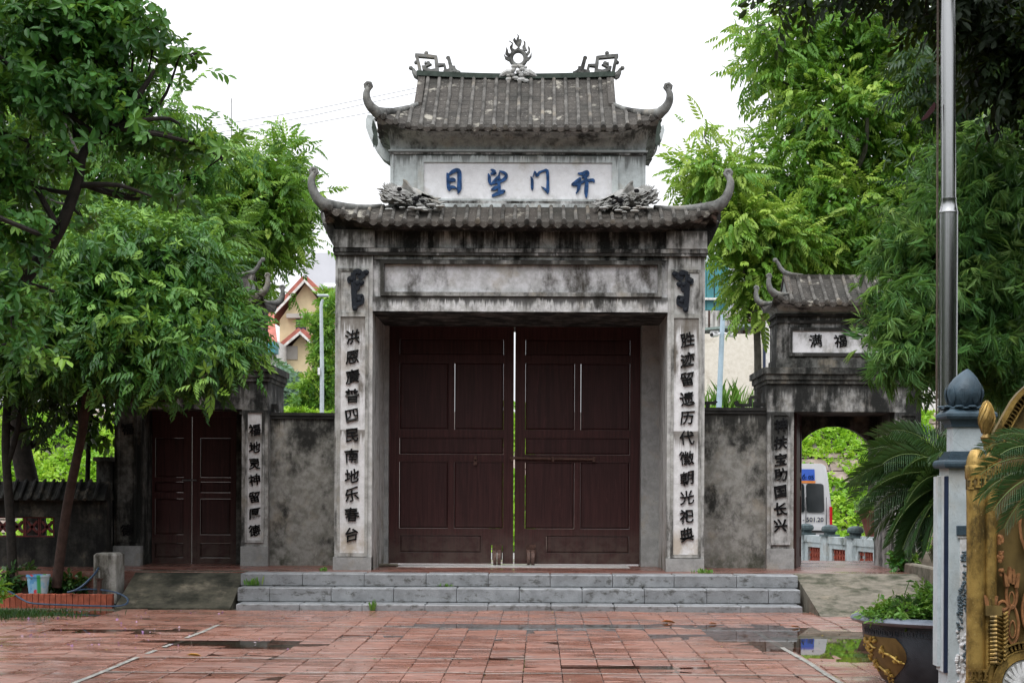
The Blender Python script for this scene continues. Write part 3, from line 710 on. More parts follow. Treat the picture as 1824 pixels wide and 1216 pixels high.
for i in range(34):
    px, py = rn.uniform(828, 978), rn.uniform(300, 425); px = 903+(px-903)*(1.0 if py < 340 else 1.1)
    c = P(720+px/4.449, 50+py/4.449, Yc-.09-rn.random()*.05); m.ball(c, rn.uniform(.03, .055), 7, (1, .8, .8))
for s_ in (-1, 1): m.tube([P(720+(903+s_*x)/4.449, 50+y/4.449, Yc-.08) for x, y in ((40, 360), (90, 352), (125, 372), (150, 385))], [.06, .055, .04, .01], 7)
m.build('cloud_base', M_dragon, sun, smooth=True)
# stucco dragons lying on the lower roof at both corners of the upper storey
def dragon(px0, mir, label):
    rn = random.Random(5+mir)
    base = P(740 if not mir else 1108, 372, 24.95)
    t_ = thing('dragon_sculpture', label, 'sculpture', base)
    ox, sc = 670, 13.03
    f = (lambda x: ox+x/sc) if not mir else (lambda x: 1845.5-(ox+x/sc)+(6 if False else 0))
    D = 24.97
    def pt(x, y, dd=0): return P(f(x), 300+y/sc+(3 if mir else 0), D+dd)
    m = MB()
    body = [(150,690),(260,600),(400,560),(560,590),(720,600),(900,640),(1080,700),(1250,760),(1400,800)]
    m.tube([pt(x, y) for x, y in body], [.05, .10, .115, .12, .12, .12, .10, .08, .03], 9)
    m.ball(pt(520, 680), .15, 10, (1.8, .7, .75)); m.ball(pt(1000, 740), .09, 8, (1.4, .8, .8)); m.build('body', M_dragon, t_, smooth=True)
    m = MB()      # overlapping mane locks, fins and beard as thick tapering blades
    for i in range(230):
        x = rn.uniform(150, 1380); y0 = 590+(x-150)*.17+rn.uniform(-170, 190)*(1-.5*(x/1400)); L = rn.uniform(90, 200); a = rn.uniform(-.9, .15) if x > 500 else rn.uniform(-2.6, -1.2)
        a = PI+rn.uniform(-.5, .9) if x < 700 else rn.uniform(-.5, .5)
        w = rn.uniform(18, 38); dd = -.10-rn.random()*.12
        pts = [(x, y0, w*.6), (x+L*.4*math.cos(a), y0+L*.4*math.sin(a)-12, w), (x+L*.8*math.cos(a+.25), y0+L*.8*math.sin(a+.25), w*.6), (x+L*math.cos(a+.4), y0+L*math.sin(a+.4), 4)]
        ribbon(m, pts, lambda u, v: pt(u, v, dd), (0, .05, 0))
    m.build('mane', M_dragon, t_)
    m = MB()      # ribbed crest fin
    for i in range(6):
        pts = [(900-i*12, 560+i*8, 26), (800-i*18, 420+i*16, 40), (700-i*18, 300+i*24, 40), (625+i*2, 250+i*28, 20)]
        ribbon(m, smoothpts(pts, 2), lambda u, v: pt(u, v, -.16+.012*i), (0, .06, 0))
    for i in range(9):
        a = -2.4+i*.18; pts = [(330, 560, 60), (330+150*math.cos(a), 560+150*math.sin(a), 50), (330+235*math.cos(a), 560+235*math.sin(a), 14)]
        ribbon(m, pts, lambda u, v: pt(u, v, -.12+.006*i), (0, .05, 0))
    for y, L in ((700, 1500), (790, 1600)): ribbon(m, [(1050, 600, 70), (1250, 680, 60), (L-120, y, 50), (L, y-20, 6)], lambda u, v: pt(u, v, -.2), (0, .05, 0))
    m.build('crest', M_dragon, t_)
    m = MB()
    for x, y, r in ((540, 480, .035), (1010, 650, .03), (870, 720, .022), (930, 700, .04), (1080, 760, .03), (900, 800, .025)):
        m.ball(pt(x, y, -.23), r, 8, (1.2, .5, 1))
    m.build('hollow_shade_bead', M_ink, t_)  # black beads paint the dark of the eye and mouth hollows
    m = MB()
    for i in range(14):
        c = pt(rn.uniform(180, 1500), rn.uniform(840, 980), -.2-rn.random()*.15); m.ball(c, rn.uniform(.03, .055), 7, (1.5, 1, .45))
    m.build('cloud_bed', M_dragon, t_, smooth=True)
dragon(0, 0, 'pale stucco dragon head on the lower roof below the left end of the blue-lettered panel')
dragon(0, 1, 'pale stucco dragon head on the lower roof below the right end of the blue-lettered panel')

# ================================================================ SIDE GATES
def small_gate(cx, Df, label, is_open, left):
    s = F/Df; mir = -1 if left else 1
    def sx(u): return cx+mir*u/s
    def sz(y): return H-(y-VY)/s
    t_ = thing('side_gate', label, 'gateway', (cx, Df+.8, PZ))
    Db = Df+1.6; top = sz(681)
    def bx(n, mat, par, u0, u1, y0, y1, z0, z1): return MB().box(sx(u0), sx(u1), y0, y1, z0, z1).build(n, mat, par)
    zo = sz(730.6)
    for u0, u1, side in ((-137, -90, 0), (90, 137, 1)):
        p = bx('pillar', M_dkplas if (left and side == 1) else M_small, t_, u0, u1, Df+.02, Db, PZ, zo)  # left gate's outer pillar is darkened in colour for the canopy shade
        bx('plinth', M_jamb, p, u0-1, u1+1, Df-.01, Df+.15, PZ, sz(975))
        m = MB(); c = (u0+u1)/2; a, b = sorted((sx(c-17), sx(c+17)))
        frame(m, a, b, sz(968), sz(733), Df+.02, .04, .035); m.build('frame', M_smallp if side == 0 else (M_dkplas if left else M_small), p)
        shade = (left and side == 0) or (not left and side == 0)
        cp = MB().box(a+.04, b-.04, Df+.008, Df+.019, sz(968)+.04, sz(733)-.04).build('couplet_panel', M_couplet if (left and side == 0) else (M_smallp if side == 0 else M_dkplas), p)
        chars = '福地灵神留厚德' if (left and side == 0) else ('神扶宝助国长兴' if side == 0 else '福德'); 
        ys = (765, 796, 826, 854, 884.5, 914, 944) if left else (757, 788, 817.5, 845, 875, 906, 935)
        if side == 1: ys = (ys[0], ys[6])
        for ch, y in zip(chars, ys): glyph(ch, cp, (a+b)/2, sz(y+(2.3 if left else -1.9)), Df+.0, .19 if left else .215, M_ink, bold=.018 if left else .024, dep=.03, tilt=.13)
    ln = bx('lintel', M_small, t_, -137, 137, Df+.02, Db, zo, top)
    for k, (y0, y1, o) in enumerate(((681, 674, 2), (674, 664, 5), (664, 652.6, 9))):
        o_ = o/s; m = MB().box(sx(-137)-mir*o_, sx(137)+mir*o_, Df-o_, Db+o_, sz(y0), sz(y1)-.001); m.build('cornice', M_dkplas, t_)
    # upper body
    Du = Df+.1; Dub = Du+.83
    bx('attic', M_dkplas, t_, -121, 111, Du-.02, Dub+.05, sz(652.6), sz(636))
    ub = bx('attic', M_small, t_, -119, 109, Du+.02, Dub, sz(636), sz(556))
    a, b = sorted((sx(-98), sx(88))); m = MB(); frame(m, a, b, sz(631), sz(580), Du+.02, .055, .04); m.build('panel_frame', M_smallp, ub)
    M_sign = M_couplet if left else M_white
    sp = MB().box(a+.055, b-.055, Du+.006, Du+.019, sz(631)+.055, sz(580)-.055).build('name_panel', M_sign, ub)
    if not left:
        for ch, px in (('满', 1453), ('福', 1497), ('归', 1544)): glyph(ch, sp, X_(px, 605, Du), sz(603.3), Du+.0, .215, M_ink, bold=.012, dep=.025, tilt=.14)
    bx('moulding', M_smallp, ub, -121, 111, Du-.01, Dub+.02, sz(572), sz(567)); bx('moulding', M_small, ub, -123, 113, Du-.03, Dub+.04, sz(560), sz(555))
    xs = sorted((sx(-119), sx(109))); xe = (xs[0]-.10, xs[1]+.10); xg = (xs[0]+.17, xs[1]-.17)
    yc = (Du+Dub)/2; zr_ = H+389.4*26.5/F; ze_ = H+342.4*25.8/F
    rf, S, hl, hr, zz, hd, per = roof(t_, xg, xe, yc, 0, .72, zr_, ze_, .62, .13, .45, .95, nm='tiled_roof', sides=False, dr=.6)
    cove(t_, (xs[0], xs[1], Du+.02, Dub), sz(556), per, 'eave_cove', M_cove)
    for sd, hf in ((-1, hl), (1, hr)):
        for yb in (-1, 1):
            horn(rf, S, .62, sd, hf, [(0, .02), (.05, .05), (.08, .11), (.09, .19), (.08, .25)], .062, .03, ball=.042, yb=yb)
        gx_ = xg[0] if sd < 0 else xg[1]
        m = MB(); m.tube([(gx_+sd*o, yc, zr_+u) for o, u in ((-.3, .01), (-.12, .03), (0, .07), (.07, .15), (.10, .22), (.14, .27))], [.035, .04, .042, .036, .03, .027], 8)
        m.ball((gx_+sd*.15, yc, zr_+.27), .04, 8); m.build('ridge_horn', M_orn, rf, smooth=True)
        for yb in (-1, 1):
            rows_ = []
            for k in range(6):
                t = .64*k/5; p = S(gx_, t, yb); rows_.append([(gx_-sd*.07, p[1], p[2]), (gx_-sd*.07, p[1], p[2]+.045), (gx_+sd*.02, p[1], p[2]+.045), (gx_+sd*.02, p[1], p[2]-.02)])
            MB().loft(rows_).build('verge_band', M_roof, rf)
    MB().box(xg[0], xg[1], yc-.05, yc+.05, zr_-.03, zr_+.03).build('ridge', M_roof, rf)
    return t_, sx, sz
cR = X_(1504, 850, 26.0); cL = X_(340, 850, 26.2)
sgr, sxr, szr = small_gate(cR, 26.0, 'side gateway right of the main gate with open doors and round arch showing greenery', True, False)
sgl, sxl, szl = small_gate(cL, 26.2, 'side gateway left of the main gate with closed maroon double door, roof hidden in leaves', False, True)
# left: closed door
D2 = 27.0
def lz(y): return H-(y+2.6-VY)/F*D2
def lx(p): return X_(p, 850, D2)
boxp('door_jamb', M_jamb, sgl, lx(240), lx(262), D2-.75, D2+.1, PZ, lz(738)); boxp('door_jamb', M_dkplas, sgl, lx(425), lx(440), D2-.2, D2+.1, PZ, lz(738))
boxp('door_head', M_wood, sgl, lx(262), lx(425), D2-.03, D2+.1, lz(742), szl(730))
r_ = [(lz(993), lz(967), 1), (lz(952), lz(888), 1), (lz(877), lz(858), 1), (lz(850), lz(780), 1)]
door(sgl, lx(262), lx(341), lz(1004), lz(742), D2, r_, stile=.13)
door(sgl, lx(342.5), lx(425), lz(1004), lz(742), D2, r_, stile=.13)
MB().tube([(lx(325), D2-.02, lz(855)), (lx(350), D2-.02, lz(855))], .014, 8).build('latch', plain('dull_steel_latch', (.2, .2, .2), .4, .8), sgl)
# right: arched back wall, opened leaves
Da = 27.42
def ax(p): return X_(p, 850, Da)
def az(y): return H-(y-2.4-VY)/F*Da
R_ = 78/F*Da; xc_ = ax(1487); zc_ = az(837); x0, x1 = sxr(-92), sxr(92)
m = MB(); pts = [(x0, Da, PZ), (xc_-R_, Da, PZ)] + [(xc_-R_*math.cos(a), Da, zc_+R_*math.sin(a)) for a in [PI*i/24 for i in range(25)]] + [(xc_+R_, Da, PZ), (x1, Da, PZ), (x1, Da, szr(715)), (x0, Da, szr(715))]
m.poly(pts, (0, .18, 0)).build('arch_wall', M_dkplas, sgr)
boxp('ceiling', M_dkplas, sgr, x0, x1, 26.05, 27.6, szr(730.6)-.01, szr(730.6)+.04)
def openleaf(px, d0, px1, d1):
    a = Vector((X_(px, 850, d0), d0)); b = Vector((X_(px1, 850, d1), d1)); dr = (b-a); L = dr.length; dr /= L; nr = Vector((-dr.y, dr.x))*.05
    z0, z1 = PZ+.01, szr(731); m = MB()
    def slab(u0, u1, w0, w1, e=0):
        q = [a+dr*u0+nr*e, a+dr*u1+nr*e, a+dr*u1+nr*(1-e), a+dr*u0+nr*(1-e)]
        m.loft([[(p.x, p.y, w0) for p in q], [(p.x, p.y, w1) for p in q]])
    slab(0, .12, z0, z1); slab(L-.12, L, z0, z1); H_ = z1-z0
    for f0, f1 in ((0, .06), (.19, .24), (.46, .5), (.58, .62), (.93, 1)): slab(.12, L-.12, z0+H_*f0, z0+H_*f1)
    for f0, f1 in ((.06, .19), (.24, .46), (.5, .58), (.62, .93)): slab(.12, L-.12, z0+H_*f0, z0+H_*f1, .3)
    m.build('open_door_leaf', M_wood, sgr)
openleaf(1419, 26.35, 1428, 27.3); openleaf(1600, 26.35, 1576, 27.3)

# ================================================================ CONNECTING WALLS
def conn(label, p0, p1, D, ytop):
    x0, x1 = X_(p0, 850, D), X_(p1, 850, D); z1 = Z_((p0+p1)/2, ytop, D)
    t_ = thing('screen_wall', label, 'wall', ((x0+x1)/2, D+.12, PZ))
    boxp('wall_panel', M_wall, t_, x0, x1, D, D+.24, PZ, z1-.07)
    m = MB(); m.box(x0, x1, D-.03, D+.27, z1-.07, z1-.02); m.box(x0, x1, D-.05, D+.29, z1-.02, z1+.03); m.build('coping', M_cap, t_)
    return t_, x0, x1, z1+.03
wl_, a0, a1, za = conn('blotchy black and grey plaster wall between the left side gate and the main gate', 474, 598, 26.45, 738)
wr_, b0, b1, zb_ = conn('blotchy black and grey plaster wall between the main gate and the arched side gate', 1252, 1370, 26.2, 729)
def kfret(par, strk, D, z0y, mat=M_cap):
    m = MB()
    for i_, s_ in enumerate(strk): ribbon(m, s_, lambda x, y: P(x, y, D-.002*i_), (0, .1, 0))
    for s_ in strk:
        if len(s_) == 2 and s_[0][2] > 5: pass
    return m.build('fret_finial', mat, par)
kfret(wr_, [[(1256, 717, 5), (1274, 717, 5)], [(1261, 717, 6), (1261, 729, 6)], [(1272, 714, 7), (1276, 718, 7)]], 26.25, 0)
kfret(wr_, [[(1312, 721, 5), (1340, 721, 5)], [(1324, 721, 6), (1324, 729, 6)], [(1311, 714, 7), (1314, 721, 7)], [(1337, 723, 5), (1337, 708, 5)], [(1337, 707, 5), (1356, 707, 5)], [(1352, 690, 6), (1352, 728, 6)], [(1345, 715, 5), (1345, 729, 5)], [(1345, 720, 6), (1366, 720, 6)], [(1349, 697, 6), (1358, 697, 6)]], 26.25, 0)
kfret(wl_, [[(479, 722, 6), (494, 722, 6)], [(484, 722, 7), (484, 738, 7)], [(492, 722, 7), (494, 732, 6)]], 26.5, 0)
# ================================================================ LEFT YARD: low wall, bed, bucket, tap
M_redlat = plain('red_lattice_block', (.10, .018, .016), .7, 0, .4, 10)
M_brick = plain('red_edging_brick', (.30, .075, .04), .7, 0, .35, 12, .3)
lwD = 25.6
lx0, lx1 = X_(-130, 900, lwD), X_(190, 900, lwD)
def wz(y): return H-(y+4-VY)/F*lwD
lw_ = thing('tiled_garden_wall', 'dark low wall with tiled coping and a red lattice window, left of the closed side gate', 'wall', ((lx0+lx1)/2, lwD+.15, 0))
ox0, ox1 = X_(-130, 900, lwD), X_(97, 900, lwD)
m = MB(); m.box(lx0, lx1, lwD, lwD+.3, -.1, wz(956)); m.box(lx0, lx1, lwD, lwD+.3, wz(920), wz(884)); m.box(ox1, lx1, lwD, lwD+.3, wz(956), wz(920)); m.build('wall_body', M_wallbk, lw_)
cz0, cz1 = wz(890), wz(857)
m = MB(); m.poly([(lx0, lwD-.18, cz0), (lx0, lwD+.48, cz0), (lx0, lwD+.15, cz1)], (lx1-lx0, 0, 0)); cp_ = m.build('coping', M_wallbk, lw_)
n_ = int((lx1-lx0)/.145)
for i in range(n_):
    x = lx0+.07+i*.145
    MB().tube([(x, lwD-.2, cz0+.01), (x, lwD+.13, cz1+.01), (x, lwD+.17, cz1+.03)], [.028, .028, .02], 6).build('cover_tile', M_wallbk, cp_, smooth=True)
for k in range(9):
    x = ox1-.13-k*.235; zc = (wz(956)+wz(920))/2; h = (wz(920)-wz(956))/2
    m = MB(); frame(m, x-.115, x+.115, zc-h, zc+h, lwD+.13, .022, .09)
    for a in (-1, 1): ribbon(m, [(-.08, -.08*a*1.1, .03), (0, 0, .045), (.08, .08*a*1.1, .03)], lambda u, v: (x+u, lwD+.04, zc+v), (0, .09, 0))
    for a in (0, 1, 2, 3):
        c_a, s_a = math.cos(PI/4+a*PI/2), math.sin(PI/4+a*PI/2); m.ball((x+c_a*.1, lwD+.085, zc+s_a*.1), .03, 6)
    m.build('lattice_block', M_redlat, lw_)
# gate post between the wall and the gate, with lantern cap
m = MB(); xx = X_(192, 850, 26.3); m.box(xx-.16, xx+.1, 26.2, 26.7, 0, 2.15); m.box(xx-.2, xx+.14, 26.15, 26.75, 2.15, 2.22)
o = m.build('wall_post', M_dkplas, None, (xx, 26.4, 0)); meta(o, 'dark plaster post joining the tiled garden wall to the left side gateway', 'post')
# planting bed with brick edging
bD = 23.45
bx0, bx1 = -12.0, X_(200, 1060, bD)
o = MB().box(bx0, bx1-.1, bD+.1, 25.6, -.1, .13).build('planting_bed_soil', M_ground, None, (0, 0, 0)); o['kind'] = 'structure'
be = thing('brick_edging', 'row of upright red bricks edging the planting bed at the left', 'edging', ((bx0+bx1)/2, bD, 0))
nb = int((bx1+8.4)/.082)
for i in range(nb):
    x = bx1-.041-i*.082; r = random.uniform(-.006, .006)
    MB().bev(x-.037, x+.037, bD+r, bD+.11, -.03, .185+random.uniform(-.004, .004), .006).build('brick', M_brick, be)
# concrete tap post
px0, px1 = X_(165, 1020, 23.7), X_(206, 1020, 23.7)
tp = thing('concrete_tap_post', 'stained whitish concrete block with a tap pipe beside the dark ramp', 'block', ((px0+px1)/2, 23.9, 0))
MB().bev(px0, px1, 23.75, 24.2, 0, Z_(185, 985, 23.7), .03).build('block', plaster('concrete_white_stained', (.20, .19, .165), (.32, .31, .29), (.04, .036, .028), .45), tp)
m = MB(); q = P(176, 1058, 23.6); m.tube([(q[0], 23.62, .1), (q[0], 23.62, Z_(176, 1030, 23.6))], .035, 8); m.tube([(q[0], 23.62, Z_(176, 1032, 23.6)), (q[0], 23.62, Z_(176, 1029.5, 23.6))], .055, 10); m.build('rusty_pipe', M_rust, tp)
m = MB(); m.tube([(q[0], 23.62, Z_(176, 1029, 23.6)), (q[0], 23.62, Z_(176, 1016, 23.6)), (q[0]-.02, 23.56, Z_(175, 1014, 23.6))], .015, 6); m.build('tap', plain('brass_tap', (.3, .3, .28), .4, .7), tp)
# hose
M_hose = plain('blue_hose', (.03, .06, .11), .45, 0, .25, 20)
def zfix(pts): return [Vector(p) for p in pts]
hp = [P(176, 1010, 23.5), P(168, 1022, 23.5), P(150, 1040, 23.48), P(135, 1050, 23.42), P(120, 1054.5, 23.40)]
hp2 = [P(200, 1053, 23.3), P(216, 1058, 23.1), P(227, 1066, 22.95), P(226, 1074, 22.75), P(212, 1078.5, 22.62), P(180, 1078.8, 22.7), P(120, 1077, 22.9), P(60, 1074, 23.1), P(40, 1067, 23.3), P(22, 1056, 23.42), P(12, 1052.5, 23.45), P(-15, 1052, 23.5), P(-60, 1052, 23.6)]
o = MB().tube(smoothpts([tuple(p) for p in hp], 3), .016, 7).tube(smoothpts([tuple(p) for p in hp[-1:]+[P(150, 1049, 23.6), P(180, 1050, 23.6), hp2[0]]], 3), .012, 7).tube(smoothpts([tuple((p[0], p[1], max(p[2], .03))) for p in hp2], 4), .013, 7).build('garden_hose', M_hose, None, P(120, 1077, 22.9), smooth=True)
meta(o, 'blue garden hose running from the tap over the red brick edging onto the paving', 'hose')
# bucket
def bucketmat():
    t = NT('printed_bucket'); x = t.xyz(0); c0 = X_(68, 1035, 23.6)
    c = t.mix(t.ramp(x, c0-.01, c0+.01, 0, 1, 'LINEAR'), (.10, .28, .50), (.45, .52, .56))
    c = t.mix(t.ramp(t.noise(6), .5, .54, 0, .8), c, (.25, .45, .6))
    v = t.ramp(t.vor(9), .28, .33, 1, 0); c = t.mix(t.math('MULTIPLY', v, t.ramp(x, c0-.03, c0, 1, 0)), c, (.5, .06, .07))
    g = t.math('MULTIPLY', t.ramp(x, c0-.02, c0, 0, 1), t.ramp(x, c0+.03, c0+.05, 1, 0)); c = t.mix(g, c, (.05, .30, .10)); return t.done(c, .4)
bc = P(68, 1055, 23.72); r0 = 15.5/F*23.7; r1 = 20/F*23.7; hB = 39/F*23.7
bt = thing('plastic_bucket', 'blue and white flower-printed plastic bucket standing on the planting bed', 'bucket', (bc[0], bc[1], .13))
MB().lathe([(r0, 0), (r0*1.02, .02), (r1*.98, hB*.9), (r1*1.05, hB*.9), (r1*1.05, hB), (r1*.93, hB), (r1*.9, hB*.7), (r0*.9, .04)], (bc[0], bc[1], .13), 24).build('bucket_body', bucketmat(), bt, smooth=True)
m = MB(); m.tube([(bc[0]-r1, bc[1]-.02, .13+hB*.95), (bc[0]-.05, bc[1]-r1*.95, .13+hB*.82), (bc[0]+r1, bc[1]-.02, .13+hB*.95)], .006, 5); m.build('handle', M_orn, bt)
# side walls of the right ramp
c0 = P(1610, 1005, 25.2)
m = MB(); m.bev(X_(1612, 1000, 25.4), X_(1664, 1000, 25.4), 25.4, 27.2, 0, .78, .02); m.bev(X_(1652, 1030, 23.6), X_(1672, 1030, 23.6), 22.6, 25.4, 0, .62, .02)
o = m.build('low_concrete_wall', M_conc, None, (4.9+1, 25, 0)); meta(o, 'low grey concrete wall right of the ramp, half hidden by the cycad fronds', 'wall')

# ================================================================ RIGHT FOREGROUND
M_pw = plaster('pale_blue_white_paint', (.40, .46, .49), (.48, .54, .57), (.28, .30, .30), -.35, streak=False, bumpst=.35)
M_pb = plain('blue_grey_paint', (.045, .075, .10), .5, 0, .25, 9, .3)
M_pn = plain('navy_paint', (.018, .028, .06), .4, 0, .2, 9)
M_relief = plain('grey_blue_relief', (.10, .14, .17), .5, 0, .5, 40, .5)
pD = 12.5; sp_ = F/pD
def px(p): return X_(p, 900, pD)
def pz(y): return H-(y-3.4-VY)/sp_
pl_ = thing('white_pillar', 'pale blue-white square pillar with slate-blue mouldings and a lotus bud finial, right foreground', 'pillar', (px(1728), pD+.2, 0))
dS = .20
m = MB(); m.box(px(1690), px(1768), pD, pD+dS+.1, .0, pz(833)); sh = m.build('shaft', M_pw, pl_)
MB().box(px(1699.5), px(1759), pD+.04, pD+.24, pz(803), pz(760)).build('neck', M_pw, pl_)
m = MB()
for y0, y1, e in ((803, 807.5, 2), (807.5, 812, 5), (812, 818, 9)): m.box(px(1697-e), px(1761+e), pD+.03-e/sp_, pD+.25+e/sp_, pz(y1), pz(y0)-.001)
for k in range(1): 
    rings = []
    for a in range(7):
        b = -PI/2+PI*a/6; e = (13+5*math.cos(b))/sp_; z = pz(826)+.033*math.sin(b)
        rings.append([(px(1697)-e, pD+.03-e, z), (px(1761)+e, pD+.03-e, z), (px(1761)+e, pD+.25+e, z), (px(1697)-e, pD+.25+e, z)])
    m.loft(rings)
m.build('moulding', M_pb, pl_)
m = MB(); m.loft([[(px(1697-e), pD+.03-e/sp_, pz(y)), (px(1761+e), pD+.03-e/sp_, pz(y)), (px(1761+e), pD+.25+e/sp_, pz(y)), (px(1697-e), pD+.25+e/sp_, pz(y))] for y, e in ((760, 1), (755, 2), (748, 5), (745, 12), (741, 14), (736, 13.5), (733.5, 11), (728, 4))]); m.build('capital', M_pb, pl_)
lc = (px(1725), pD+.14); zb0 = pz(725); R_l = 32.5/sp_
fin = MB().lathe([(R_l*.6, -.01), (R_l*.86, .03), (R_l, .09), (R_l*1.0, .125), (R_l*.88, .18), (R_l*.62, .235), (R_l*.33, .275), (R_l*.12, .298), (.004, .305)], (lc[0], lc[1], zb0), 28)
fin.v = [(v[0]+max(0, v[2]-zb0-.1)**2*.6, v[1], v[2]) for v in fin.v]
fo = fin.build('lotus_bud', M_pb, pl_, smooth=True)
for k in range(9):       # petal shells with ribs
    a = 2*PI*k/9+.25
    for j in range(1):
        m = MB(); rows = []
        for i in range(9):
            u = i/8; z = .01+u*.17; w = .33*math.sin(PI*min(1, .25+.75*(1-u)))*(1 if u < .95 else .1)*(1-u**3)
            rr_ = np.interp(z, [0, .03, .09, .125, .18, .235], [R_l*.7, R_l*.86, R_l, R_l, R_l*.88, R_l*.62])+.009+.004*(k % 2)
            rows.append([(lc[0]+rr_*math.cos(a+w*s), lc[1]+rr_*math.sin(a+w*s), zb0+z+.006*(1-abs(s))) for s in (-1, -.5, 0, .5, 1)])
        m.grid(rows); 
        for s in (-.7, -.35, 0, .35, .7):
            m.tube([(r[2][0]+(r[0][0]-r[2][0])*abs(s)*(-1 if s > 0 else 1)*(1 if s < 0 else -1) if s <= 0 else r[2][0]+(r[4][0]-r[2][0])*s, r[2][1]+((r[0][1]-r[2][1])*(-s) if s < 0 else (r[4][1]-r[2][1])*s), r[2][2]) for r in rows[1:7]], .0035, 4)
        m.build('petal', M_pb, fo, smooth=True)
m = MB()
for k in range(22):
    a = 2*PI*k/22; rr_ = R_l*(1.12+.12*(k % 2)); m.ball((lc[0]+rr_*math.cos(a), lc[1]+rr_*math.sin(a)*.85, zb0-.005+.012*(k % 2)), .035, 8, (1.1, .9, .32))
o = m.build('sepal_ring', M_pb, fo, smooth=True); o['kind'] = 'stuff'
# blue framed recess on the left flank, relief plaque on the front
m = MB(); m.box(px(1690)-.022, px(1690), pD+.02, pD+.28, pz(1198), pz(846)); m.build('side_panel', M_pw, sh)
m = MB(); m.box(px(1690)-.03, px(1690)-.001, pD+.005, pD+.03, pz(1198), pz(848)); m.build('blue_edge', M_pn, sh); 
m = MB(); m.box(px(1690)-.045, px(1690)-.001, pD+.16, pD+.30, pz(1190), pz(848)); m.build('pale_edge', M_pw, sh)
m = MB(); m.bev(px(1703.5), px(1765), pD-.03, pD+.001, pz(953), pz(935.5), .004); m.build('plaque_head', M_pb, sh)
m = MB(); m.bev(px(1706), px(1765), pD-.018, pD+.001, pz(958), pz(953), .003); m.box(px(1710), px(1765), pD-.01, pD+.001, pz(1240), pz(958)); pq = m.build('plaque', M_white, sh)
rn = random.Random(9); m = MB()
for (x0, y0, x1, y1, n) in ((1712, 982, 1722, 1008, 34), (1714, 1018, 1724, 1042, 18), (1708, 1042, 1742, 1090, 150), (1706, 1062, 1715, 1122, 40), (1722, 1090, 1735, 1150, 30), (1716, 1146, 1736, 1180, 50)):
    for i in range(n):
        m.ball((px(rn.uniform(x0, x1)), pD-.012, pz(rn.uniform(y0, y1))), rn.uniform(.006, .013), 6, (1, 1.2, 1))
m.build('leaf_relief', M_relief, pq); m = MB()
for i in range(120):
    y = rn.uniform(1120, 1235); m.ball((px(rn.uniform(1704, 1745)), pD-.01, pz(y)), rn.uniform(.008, .018), 6, (1, 1, 1.2))
m.build('cloud_relief', M_white, pq)
# flagpole
fD = 15.6; sF = F/fD
M_steel = NT('brushed_stainless_steel'); M_steel.bump(M_steel.noise(60, M_steel.scaled((.05, .05, 1)), det=2), .05, .002); M_steel = M_steel.done((.36, .365, .365), .24, 1.0, .5)
fx = X_(1689.5, 380, fD); fz = lambda y: H-(y-3.3-VY)/sF
fp_ = thing('flagpole', 'tall stainless steel flagpole with a conical collar, behind the white pillar', 'flagpole', (fx, fD, 0))
MB().tube([(fx, fD, 0), (fx, fD, fz(380))], 16.6/sF, 28).build('lower_tube', M_steel, fp_, smooth=True)
fx2 = X_(1687.5, 180, fD)-X_(1689.5, 380, fD)
MB().tube([(fx, fD, fz(356)), (fx-.012, fD, fz(0)), (fx-.03, fD, fz(-500))], [13/sF, 12.6/sF, 11/sF], 28).build('upper_tube', M_steel, fp_, smooth=True)
MB().lathe([(16.8/sF, fz(381)), (17/sF, fz(380)), (17/sF, fz(378)), (16/sF, fz(376)), (13.4/sF, fz(357)), (14/sF, fz(355.5)), (13.9/sF, fz(353.5)), (12.6/sF, fz(353))], (fx, fD, 0), 28).build('collar', M_steel, fp_, smooth=True)
M_rope = plain('flag_rope', (.11, .085, .07), .9, 0, .3, 60)
rx = X_(1668, 500, fD)
m = MB(); m.tube([(rx, fD-.02, .62), (rx-.003, fD-.02, fz(500)), (rx-.012, fD-.02, fz(-500))], .0055, 6); m.tube([(rx+.02, fD+.02, .8), (rx+.012, fD+.02, fz(-500))], .004, 6); m.build('halyard', M_rope, fp_)
for y in (886, 980):
    m = MB(); z = fz(y); m.box(rx-.02, rx+.018, fD-.05, fD-.01, z-.045, z+.045); m.tube([(rx-.05, fD-.04, z-.01), (rx-.01, fD-.045, z), (rx+.06, fD-.02, z)], [.02, .025, .015], 8); m.build('cleat', M_rust, fp_)
m = MB(); m.poly([(X_(a, b, fD-.05), fD-.05, fz(b)) for a, b in ((1665, 184), (1656, 196), (1642, 214), (1644, 217), (1652, 213), (1664, 200), (1667, 190))], (0, .03, 0)); m.build('furled_cloth', plain('dark_red_cloth', (.03, .008, .010), .9), fp_)
# gold scroll screen
M_gold = NT('antique_gold_paint'); g_ = M_gold
c = g_.mix(g_.ramp(g_.noise(5, det=6, rough=.7), .35, .65), (.17, .105, .03), (.42, .275, .08)); c = g_.mix(g_.ramp(g_.noise(9, g_.scaled((1, 1, .35), (3, 3, 3)), det=7, rough=.75), .50, .64, 0, .75), c, (.05, .038, .016))
c = g_.mix(g_.ramp(g_.noise(60, det=3), .6, .7, 0, .4), c, (.55, .42, .18)); g_.bump(g_.math('ADD', g_.noise(26, det=6, rough=.75), g_.math('MULTIPLY', g_.vor(55), .3)), .4, .005); M_gold = g_.done(c, .4, .5, .4)
g_ = NT('dark_gold_backboard'); c = g_.mix(g_.ramp(g_.noise(4, g_.scaled((1, 1, .5)), det=6), .35, .65), (.08, .055, .02), (.20, .14, .05)); M_goldd = g_.done(c, .5, .3)
M_cop = plain('copper_edge_paint', (.30, .14, .06), .45, .3, .4, 20)
sD = 11.4; sS = F/sD
def S3(x, y, d=0): return P(x, y, sD+d)
scx = X_(2080, 1000, sD)
